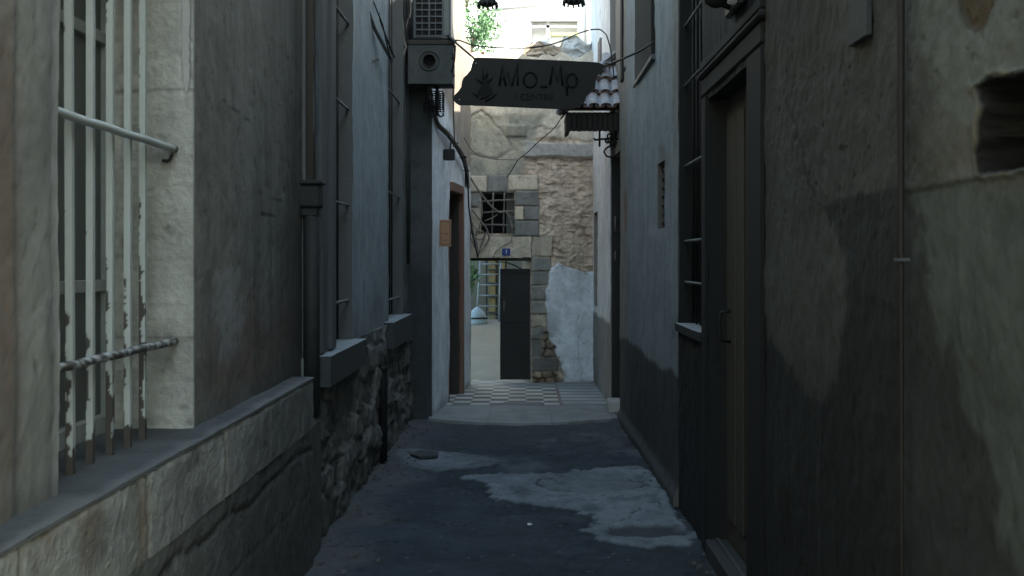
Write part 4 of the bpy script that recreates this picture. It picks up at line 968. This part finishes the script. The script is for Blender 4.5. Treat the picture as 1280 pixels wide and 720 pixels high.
# ================================================================ AIR CONDITIONER and fan box
YA = 12.0
AC = thing('air_conditioner', P(540, 50, YA+.2), 'grey air conditioner with louvred grille mounted high on the left wall', 'air conditioner')
def rectY(mb, x0, x1, y0, y1, Ya, Yb, bev=0): 
    a = P(x0, y1, YA); c = P(x1, y0, YA); mb.box((a.x, Ya, a.z), (c.x, Yb, c.z), None, bev); return mb
b = MB(); rectY(b, 516, 563.5, -26, 49, YA, YA+.34, .01).build('casing', M['acpaint'], AC)
b = MB(); rectY(b, 520, 552.5, -18, 43.5, YA-.004, YA-.001).build('grille_recess', M['black'], AC)
for k in range(8):
    b = MB(); y = -12+k*8.2; rectY(b, 520, 552.5, y-.8, y+.8, YA-.016, YA-.005); b.build('louvre', M['acpaint'], AC)
b = MB(); rectY(b, 535.5, 537.5, -18, 43.5, YA-.018, YA-.0045); rectY(b, 527.3, 528.1, -18, 43.5, YA-.0175, YA-.0045); rectY(b, 544, 544.8, -18, 43.5, YA-.0175, YA-.0045); b.build('grille_strip', M['acpaint'], AC)
b = MB(); rectY(b, 555, 561, -20, 44, YA-.006, YA-.001, .002); b.build('side_panel', M['greypipe'], AC)
b = MB(); z_ = P(0, 52, YA).z; b.box((-1.16, YA+.02, z_-.02), (-.72, YA+.06, z_+.01)); b.box((-1.16, YA+.28, z_-.02), (-.72, YA+.32, z_+.01)); b.build('bracket', M['rust'], AC)
FBX = thing('fan_box', P(538, 104, YA), 'weathered board box with a round fan hole below the air conditioner', 'fan box')
b = MB(); hc = P(536.5, 76, YA); hr = .062; n_ = 28
# front board with a round hole
a = P(512, 102, YA); c_ = P(564, 56, YA); vs = []; fs = []
for k in range(n_):
    t = 2*math.pi*k/n_; dx_, dz_ = math.cos(t), math.sin(t)
    sc_ = min(((c_.x-hc.x) if dx_ > 0 else (hc.x-a.x))/max(abs(dx_), 1e-6), ((c_.z-hc.z) if dz_ > 0 else (hc.z-a.z))/max(abs(dz_), 1e-6))
    vs += [(hc.x+hr*dx_, YA, hc.z+hr*dz_), (hc.x+sc_*dx_, YA, hc.z+sc_*dz_), (hc.x+hr*dx_, YA+.05, hc.z+hr*dz_)]
for k in range(n_): j = (k+1) % n_; fs += [(k*3, k*3+1, j*3+1, j*3), (k*3, j*3, j*3+2, k*3+2)]
b.add(vs, fs)
for cxn, czn in ((a.x, a.z), (a.x, c_.z), (c_.x, a.z), (c_.x, c_.z)):
    # close the corner triangles
    t0 = math.atan2(czn-hc.z, cxn-hc.x) % (2*math.pi); k = int(t0/(2*math.pi)*n_); j = (k+1) % n_; b.add([vs[k*3+1], (cxn, YA, czn), vs[j*3+1]], [(0, 1, 2)])
b.box((a.x, YA+.0, a.z-.02), (c_.x, YA+.35, a.z)); b.box((a.x, YA, c_.z), (c_.x, YA+.35, c_.z+.02)); b.box((a.x-.015, YA, a.z-.02), (a.x, YA+.35, c_.z+.02)); b.box((c_.x, YA, a.z-.02), (c_.x+.015, YA+.35, c_.z+.02))
b.build('boarding', M['board'], FBX)
b = MB(); b.box((a.x+.01, YA+.06, a.z+.01), (c_.x-.01, YA+.3, c_.z-.01)); b.build('interior', M['black'], FBX)
b = MB()
for r_ in (.05, .075): b.tube([(hc.x+r_*1.25*math.cos(t*math.pi/10), YA-.006, hc.z+r_*1.25*math.sin(t*math.pi/10)) for t in range(21)], .005, 6)
b.build('fan_ring', M['rust'], FBX)
b = MB(); pz = P(0, 52.5, YA).z; b.box((a.x-.02, YA-.01, pz-.025), (c_.x+.02, YA+.36, pz+.02), None, .005); b.build('shelf', M['rust'], FBX)
b = MB(); b.tube([P(564, 50, YA), P(569, 58, YA), P(568, 75, YA), P(565, 90, YA)], .01, 6); b.tube([P(565, 66, YA), P(568, 70, YA), P(565, 74, YA)], .012, 6); b.tube([P(564, 88, YA), P(568, 95, YA), P(566, 97, YA)], .009, 6)
b.tube([P(566, 60, YA+.1), P(566.5, 120, YA+.2), P(568, 180, YA+.9)], .006, 6)
b.build('dangling_lead', M['cable'], FBX)

# basket lantern under the box
BL = thing('basket_lantern', P(542, 145, 12.1), 'small black iron basket lantern below the fan box', 'lantern')
YL = 12.1; a = P(530, 137, YL); c_ = P(553.5, 114, YL); dep = .18
b = MB()
for k in range(6):
    x = a.x+(c_.x-a.x)*k/5; 
    for yy in (YL, YL+dep): b.tube([(x, yy, a.z), (x, yy, c_.z)], .006, 5)
for k in range(5):
    z = a.z+(c_.z-a.z)*k/4
    b.tube([(a.x, YL, z), (c_.x, YL, z), (c_.x, YL+dep, z), (a.x, YL+dep, z), (a.x, YL, z)], .006, 5)
b.build('basket', M['iron'], BL)
b = MB(); m_ = (a.x+c_.x)/2+.03; b.tube([(m_, YL+.09, c_.z+.06), (m_, YL+.09, a.z-.05)], .014, 8); b.lathe((m_, YL+.09, c_.z+.03), [(.012, 0), (.028, .012), (.028, .03), (.01, .05)], 10); b.build('stem', M['iron'], BL)
b = MB(); b.tube([(m_, YL+.09, a.z-.02), (m_+.03, YL+.09, a.z-.06), (m_+.06, YL+.09, a.z-.05), (m_+.06, YL+.09, a.z-.02)], .01, 6); b.tube([(m_-.08, YL+.09, a.z+.0), (m_-.08, YL+.09, a.z-.05), (m_-.04, YL+.09, a.z-.06)], .01, 6); b.build('hook', M['iron'], BL)
# cable bundle falling across the white wall
CF = thing('cable_bundle', P(585, 235, 15.0), 'tangled dusty cables falling along the upper edge of the white left wall', 'cable bundle')
rnd = random.Random(8)
basep = [(534, 104), (540, 135), (547, 155), (560, 168), (570, 182), (578, 196), (583, 212), (585, 235)]
for k in range(7):
    o_ = rnd.uniform(-3.2, 3.2); pts = [(x+o_*(.6+.4*math.sin(i*1.3+k))+rnd.uniform(-1, 1), y+o_*.8*math.cos(i+k)+rnd.uniform(-1.2, 1.2)) for i, (x, y) in enumerate(basep)]
    pxtube(pts, lambda x, y, t: 12.25+ss(0.05, 1, t)*2.7, rnd.uniform(.007, .013), 'cable', M['cable'] if k % 2 else M['cablegrey'], CF)
pxtube([(585, 232), (586, 260), (590, 290), (597, 320)], lambda x, y, t: 15.0+.4*t, .010, 'cable', M['cable'], CF)
for k in range(10):
    i = rnd.randint(2, 6); x, y = basep[i]; pxtube([(x-4+rnd.uniform(-2, 2), y+rnd.uniform(-4, 4)), (x+rnd.uniform(-1, 1), y+rnd.uniform(-2, 2)), (x+4+rnd.uniform(-2, 2), y+rnd.uniform(-4, 4))], 12.3+2.6*(i/7.), .006, 'cable_tie', M['cable'], CF)

# ================================================================ HANGING SIGN
YS = 11.0
SG = thing('hanging_sign', P(662, 138, YS), 'dark wooden board with ragged ends and black lettering strung across the alley', 'sign')
out = [(592.6, 73), (597, 71.6), (602, 71.8), (640, 73), (690, 75), (735, 77.2), (748, 78), (753, 80), (756, 82.5), (752, 88), (747, 94), (745, 101), (744, 110), (739, 115), (733, 120), (731, 127), (726, 132), (716, 136.3), (690, 135.8), (640, 133.6), (600, 132), (574, 131.2), (569, 128), (566.3, 124), (568, 119), (573, 114), (576.5, 109), (577.5, 102), (579.5, 97), (584, 93), (588, 88), (590, 80)]
b = MB(); b.prism([P(x, y, YS) for x, y in out], (0, .03, 0)); b.build('board', M['signwood'], SG)
def strokes(lst, r, nm, dy=.004):
    mb = MB()
    for pts in lst: mb.tube([P(x, y, YS)+Vector((0, -dy, 0)) for x, y in pts], r, 6)
    return mb.build(nm, M['signink'], SG)
def arc(cx, cy, rx, ry, a0=0, a1=360, n=18): return [(cx+rx*math.cos(math.radians(a0+(a1-a0)*k/n)), cy+ry*math.sin(math.radians(a0+(a1-a0)*k/n))) for k in range(n+1)]
L1 = [[(624, 107), (628, 81), (632, 107)], [(625.5, 98), (631, 98)], [(634, 90), (639.5, 108), (647, 80), (647.5, 107)], arc(662.5, 99.5, 8, 9.5), [(675.5, 108), (684, 108.3)],
      [(687.5, 106), (690.5, 82), (696.5, 101), (701, 82), (703.5, 107)], arc(714.5, 100.5, 6.5, 8.5), [(708, 92), (708.5, 119)]]
strokes(L1, .011, 'lettering')
text_mesh('I CENTRE', .085, P(668, 121.5, YS)+Vector((0, -.003, 0)), Matrix.Rotation(math.radians(1.3), 4, 'Y') @ RX, M['signink'], SG, 'small_lettering', .003, .95)
# emblem: dark seated bush with leaves
b = MB(); b.prism([P(x, y, YS-.005) for x, y in ((596, 118), (600, 108), (604, 100), (608, 96), (611, 102), (614, 110), (617, 117), (607, 120))], (0, .004, 0)); 
for a0 in ((604, 100, 602, 84), (607, 98, 609, 88), (603, 104, 594, 98), (610, 103, 616, 95), (600, 124, 616, 116), (606, 127, 622, 116), (598, 121, 590, 116)):
    b.tube([P(a0[0], a0[1], YS-.003), P((a0[0]+a0[2])/2+1, (a0[1]+a0[3])/2, YS-.003), P(a0[2], a0[3], YS-.003)], [.008, .011, .002], 6)
b.build('emblem', M['signink'], SG)
b = MB()
for x, y in ((595, 79), (574.5, 124.5)): p = P(x, y, YS); b.lathe((0, 0, 0), [(.004, 0), (.004, .004)], 8, Matrix.Translation(p+Vector((0, -.001, 0))) @ Matrix.Rotation(math.radians(90), 4, 'X'))
b.build('bolt', M['paper'], SG)
for nm, ptl, yf in (('cable', [(561, 46), (575, 58), (594, 74)], lambda x, y, t: 12.0-1.0*t), ('cable', [(755, 83), (775, 75), (800, 64), (818, 52)], lambda x, y, t: 11.0-1.4*t)):
    pxtube(ptl, yf, .009, 'hanging_cable', M['cable'], SG)
b = MB(); b.tube([P(560, 44, 12), P(563, 48, 12), P(570, 53, 12)], .016, 8); b.build('cable_knot', M['cable'], SG)
UW = pxtube([(564, 50), (575, 50.5), (590, 56.5), (610, 59), (650, 60.5), (672, 59), (690, 55.5), (706, 50), (722, 42), (738, 37), (750, 36.5), (758, 43), (763, 60), (766, 82), (768, 100)], lambda x, y, t: 11.95+.7*t, .0065, 'overhead_wire', M['cable'], None)
tag(UW, 'sagging black wire crossing the bright gap above the sign', 'wire')
W2 = pxtube([(707, 138), (697, 155), (688, 165), (672, 178), (660, 190), (648, 199), (640, 212), (634, 222)], lambda x, y, t: 14.2+1.3*t, .006, 'thin_wire', M['cable'], None)
tag(W2, 'thin wire slanting down across the end wall from the tiled canopy', 'wire')
W3 = pxtube([(580, 172), (588, 186), (600, 196), (620, 199), (648, 200)], lambda x, y, t: 14.6+.7*t, .005, 'thin_wire', M['cablegrey'], None)
tag(W3, 'thin grey wire sagging level across the left of the end wall', 'wire')
W4 = pxtube([(818, 52), (808, 58), (790, 66), (778, 92), (784, 84), (783, 40), (786, 10), (784, -20)], lambda x, y, t: 9.6+2.2*min(1, t*3), .006, 'loose_wire', M['cable'], None)
tag(W4, 'black wire clipped to the pale upper wall right of the sign', 'wire')

# ================================================================ TOP LANTERNS
def lantern(cx, cy, Y, w_, label):
    p = P(cx, cy, Y); L_ = thing('hanging_lantern', p, label, 'lantern', 'lanterns hanging above the sign')
    r = w_/2*Y/F
    b = MB(); pr_ = [(r*.55, 0), (r*.95, .012), (r*1.0, .03), (r*.8, .045), (r*.82, .06)]
    b.lathe(p, pr_, 6)
    for k in range(12):
        t = 2*math.pi*k/12; b.tube([(p.x+r*.9*math.cos(t), p.y+r*.9*math.sin(t), p.z+.03), (p.x+r*1.0*math.cos(t), p.y+r*1.0*math.sin(t), p.z-.004*(k % 2)-.008)], .008, 5)
    b.build('base_crown', M['iron'], L_)
    b = MB()
    for k in range(6):
        t = 2*math.pi*k/6; b.tube([(p.x+r*.78*math.cos(t), p.y+r*.78*math.sin(t), p.z+.06), (p.x+r*.95*math.cos(t), p.y+r*.95*math.sin(t), p.z+.28)], .006, 5)
    b.build('frame', M['iron'], L_)
    b = MB(); b.lathe(p, [(r*.7, .06), (r*.86, .27)], 6); b.build('glass_body', mat('lantern_glass', (.25, .25, .22), rough=.2, var=.1, bump=0), L_)
    b = MB(); b.lathe(p, [(r*1.1, .28), (r*1.0, .30), (r*.5, .37), (r*.3, .40), (.01, .43)], 6); b.build('cap', M['iron'], L_)
    b = MB(); b.tube([p+Vector((0, 0, .42)), p+Vector((0, 0, .60))], .006, 6); b.build('chain', M['iron'], L_)
    return L_
lantern(609.5, 8, 9.0, 25, 'black iron lantern at the top of the photo, left of the pair')
lantern(717, 5.5, 9.0, 27, 'black iron lantern at the top of the photo, right of the pair')
b = MB(); zt = P(0, 6, 9).z+.6; b.tube([(-1.15, 9.0, zt+.08), (-.6, 9, zt+.02), (0, 9, zt-.01), (.5, 9, zt+.01), (.99, 9, zt+.06)], .006, 6)
tag(b.build('span_wire', M['cable'], None), 'wire across the alley carrying the two black lanterns', 'wire')

# ================================================================ TILED CANOPY on the right
YC = 12.7
ca = thing('tiled_canopy', (.75, 13.3, 3.1), 'small pitched canopy of pale roof tiles over the right doorway', 'canopy')
xl, xr = P(708, 0, YC).x, 1.02
ze = P(0, 139, YC).z; zb = P(0, 164, YC).z
b = MB()
k_ = 11
for k in range(k_):
    x0 = xl+(xr-xl)*k/k_; x1 = xl+(xr-xl)*(k+1)/k_; b.box((x0+.002, YC, zb+.002*math.sin(k*2.3)), (x1-.002, YC+.025, ze-.01), None, .004)
for k in range(5):
    y0 = YC+.03+k*.12; b.box((xl, y0, zb+.002*math.sin(k*1.7)), (xl+.025, y0+.116, ze-.01), None, .004)
b.box((xl, YC+.026, ze-.04), (xr, YC+.76, ze-.012)); b.box((xl+.026, YC+.027, zb+.012), (xr, YC+.045, ze-.042)); b.box((xl+.027, YC+.046, zb+.012), (xl+.04, YC+.62, ze-.042)); b.build('fascia', M['canopywood'], ca)
# hip end: courses of half-round tiles climbing away from the camera to a short ridge at the wall
apx = (.99, YC+.72, P(0, 72, YC+.72).z)
def tile_course(mb, edge, p0, p1, up, n, ln_, r):
    """n half-round tiles side by side from p0 to p1, pointing up-slope"""
    p0 = Vector(p0); p1 = Vector(p1); up = Vector(up).normalized(); ax = (p1-p0); W = ax.length/n; ax.normalize(); nrm = ax.cross(up).normalized()
    if nrm.z < 0: nrm = -nrm
    for i in range(n):
        c0 = p0+ax*(W*(i+.5)); seg = 8; vs = []; fs = []
        for t, rr in ((0, r), (ln_, r*.85)):
            for k in range(seg+1):
                a = math.pi*k/seg; 
                for dr_ in (0, -.020): vs.append(c0+up*t-ax*math.cos(a)*(rr+dr_)*1.08+nrm*(math.sin(a)*(rr+dr_)*.72+(.045 if t == 0 else 0)))
        m_ = 2*(seg+1)
        for k in range(seg):
            q = 2*k; fs += [(q, q+2, q+2+m_, q+m_), (q+1, q+1+m_, q+3+m_, q+3)]; 
        mb.add(vs, fs, True)
        ef = [(2*k, 2*k+1, 2*k+3, 2*k+2) for k in range(seg)]; edge.add(vs, ef)
        # pan tile between
        vs = []; fs = []
        c1 = c0+ax*W*.5
        for t in (0, ln_):
            for k in range(5):
                a = math.pi*k/4; 
                for dd_ in (0, -.020): vs.append(c1+up*t-ax*math.cos(a)*W*.42-nrm*(math.sin(a)*.018-.006+(-dd_)-(.045 if t == 0 else 0)))
        for k in range(4):
            q = 2*k; fs += [(q, q+2, q+12, q+10), (q+1, q+11, q+13, q+3)]
        mb.add(vs, fs, True); edge.add(vs, [(2*k, 2*k+1, 2*k+3, 2*k+2) for k in range(4)])
tb = MB(); te = MB()
rows = 4
E0 = Vector((xl-.03, YC-.04, ze)); E1 = Vector((xr, YC-.04, ze)); AP = Vector(apx)
for k in range(rows):
    t = k/rows; a_ = E0.lerp(AP, t); c2 = E1.lerp(Vector((xr, AP.y, AP.z)), t); n_t = max(1, round((c2-a_).length/.115)); upv = (Vector((0, AP.y-E0.y, AP.z-E0.z)))
    lift = Vector((0, 0, .015)); tile_course(tb, te, a_+lift, c2+lift, upv, n_t, upv.length/rows*1.12, .05)
# long slope towards the alley
for k in range(rows):
    t = k/rows; xk = xl-.03+(AP.x-xl+.03)*t; zk = ze+(AP.z-ze)*t; yk = YC-.04+(AP.y-YC+.04)*t
    tile_course(tb, te, Vector((xk, YC+.76, zk+.015)), Vector((xk, yk, zk+.015)), (AP.x-xl, 0, AP.z-ze), max(1, round((YC+.76-yk)/.125)), math.hypot(AP.x-xl, AP.z-ze)/rows*1.12, .05)
tb.build('roof_tiles', M['rooftile'], ca); te.build('tile_edges', M['tileedge'], ca)
b = MB(); b.tube([E0+Vector((.02, .02, .04)), E0.lerp(AP, .5)+Vector((0, 0, .06)), AP+Vector((0, 0, .04))], .05, 8); b.build('hip_ridge', M['rooftile'], ca)
b = MB(); b.add([E0, E1, Vector((xr, AP.y, AP.z)), AP, Vector((xl-.03, YC+.76, ze)), Vector((AP.x, YC+.76, AP.z))], [(0, 1, 2, 3), (0, 3, 5, 4)]); b.build('roof_deck', M['canopywood'], ca)
# wrought iron bracket lamp below the canopy
IB = thing('iron_bracket', P(772, 180, 12.9), 'black scrolled wrought iron bracket under the tiled canopy', 'bracket')
YI = 12.85
b = MB(); b.tube([P(777, 174, YI), P(765, 173, YI), P(752, 174, YI), P(744, 175, YI), P(742, 172.5, YI)], .011, 8); b.tube([P(749.5, 164, YI), P(749.5, 181, YI)], .011, 8); b.lathe(P(749.5, 184, YI), [(.003, 0), (.014, .02), (.01, .03)], 8); b.build('bar', M['iron'], IB)
b = MB()
for cx, cy, r0 in ((763, 170, 5), (766, 178, 4.5), (759, 176, 3)):
    b.tube([P(cx+r0*math.cos(t*.5)*(1-t/22), cy+r0*math.sin(t*.5)*(1-t/22), YI) for t in range(18)], .009, 6)
b.tube([P(763, 182, YI), P(757, 186, YI), P(755, 190, YI), P(758, 195, YI), P(764, 197, YI), P(771, 194, YI)], .010, 6); b.tube([P(770, 164, YI), P(768, 185, YI)], .014, 6)
b.build('scroll', M['iron'], IB)

# ================================================================ GROUND BITS
b = MB(); cS = P(530, 572, 1); Yq = F*EYE/(572-VY); xq = (530-VX)*Yq/F
b.prism([(xq-.11, Yq-.02, .016), (xq-.02, Yq-.17, .016), (xq+.12, Yq-.10, .016), (xq+.11, Yq+.10, .016), (xq-.05, Yq+.16, .016)], (0, 0, .02))
tag(b.build('broken_slab', M['slate'], None), 'dark broken slab of paving lying in the pale patch near the left wall', 'slab')
Yq = F*EYE/(660-VY); xq = (662-VX)*Yq/F
b = MB(); b.prism([(xq-.013, Yq-.01, .02), (xq+.006, Yq-.022, .02), (xq+.016, Yq, .02), (xq+.002, Yq+.02, .02), (xq-.012, Yq+.012, .02)], (0, 0, .006))
tag(b.build('paper_scrap', M['paper'], None), 'tiny white scrap lying on the asphalt in the middle of the alley', 'scrap')
rnd = random.Random(21); b = MB()
def peb(x, y, s_):
    vs = []; 
    for k in range(8):
        vs.append((x+(1 if k & 1 else -1)*s_*rnd.uniform(.6, 1.1), y+(1 if k & 2 else -1)*s_*rnd.uniform(.6, 1.1), .005+(s_*1.3 if k & 4 else -.004)*rnd.uniform(.6, 1)))
    b.add(vs, [(0, 1, 3, 2), (4, 6, 7, 5), (0, 4, 5, 1), (2, 3, 7, 6), (0, 2, 6, 4), (1, 5, 7, 3)])
for k in range(170):
    y = rnd.uniform(6.2, 12.3); sd_ = rnd.random()
    x = -1.1+abs(rnd.gauss(0, .12)) if sd_ < .55 else (.98-abs(rnd.gauss(0, .07)) if sd_ < .8 else rnd.uniform(-1, .95))
    peb(x, y, rnd.uniform(.003, .014) if sd_ < .8 else rnd.uniform(.002, .006))
tag(b.build('gravel', M['pebble'], None), 'loose grit and pebbles along the foot of the walls', None, None, 'stuff')
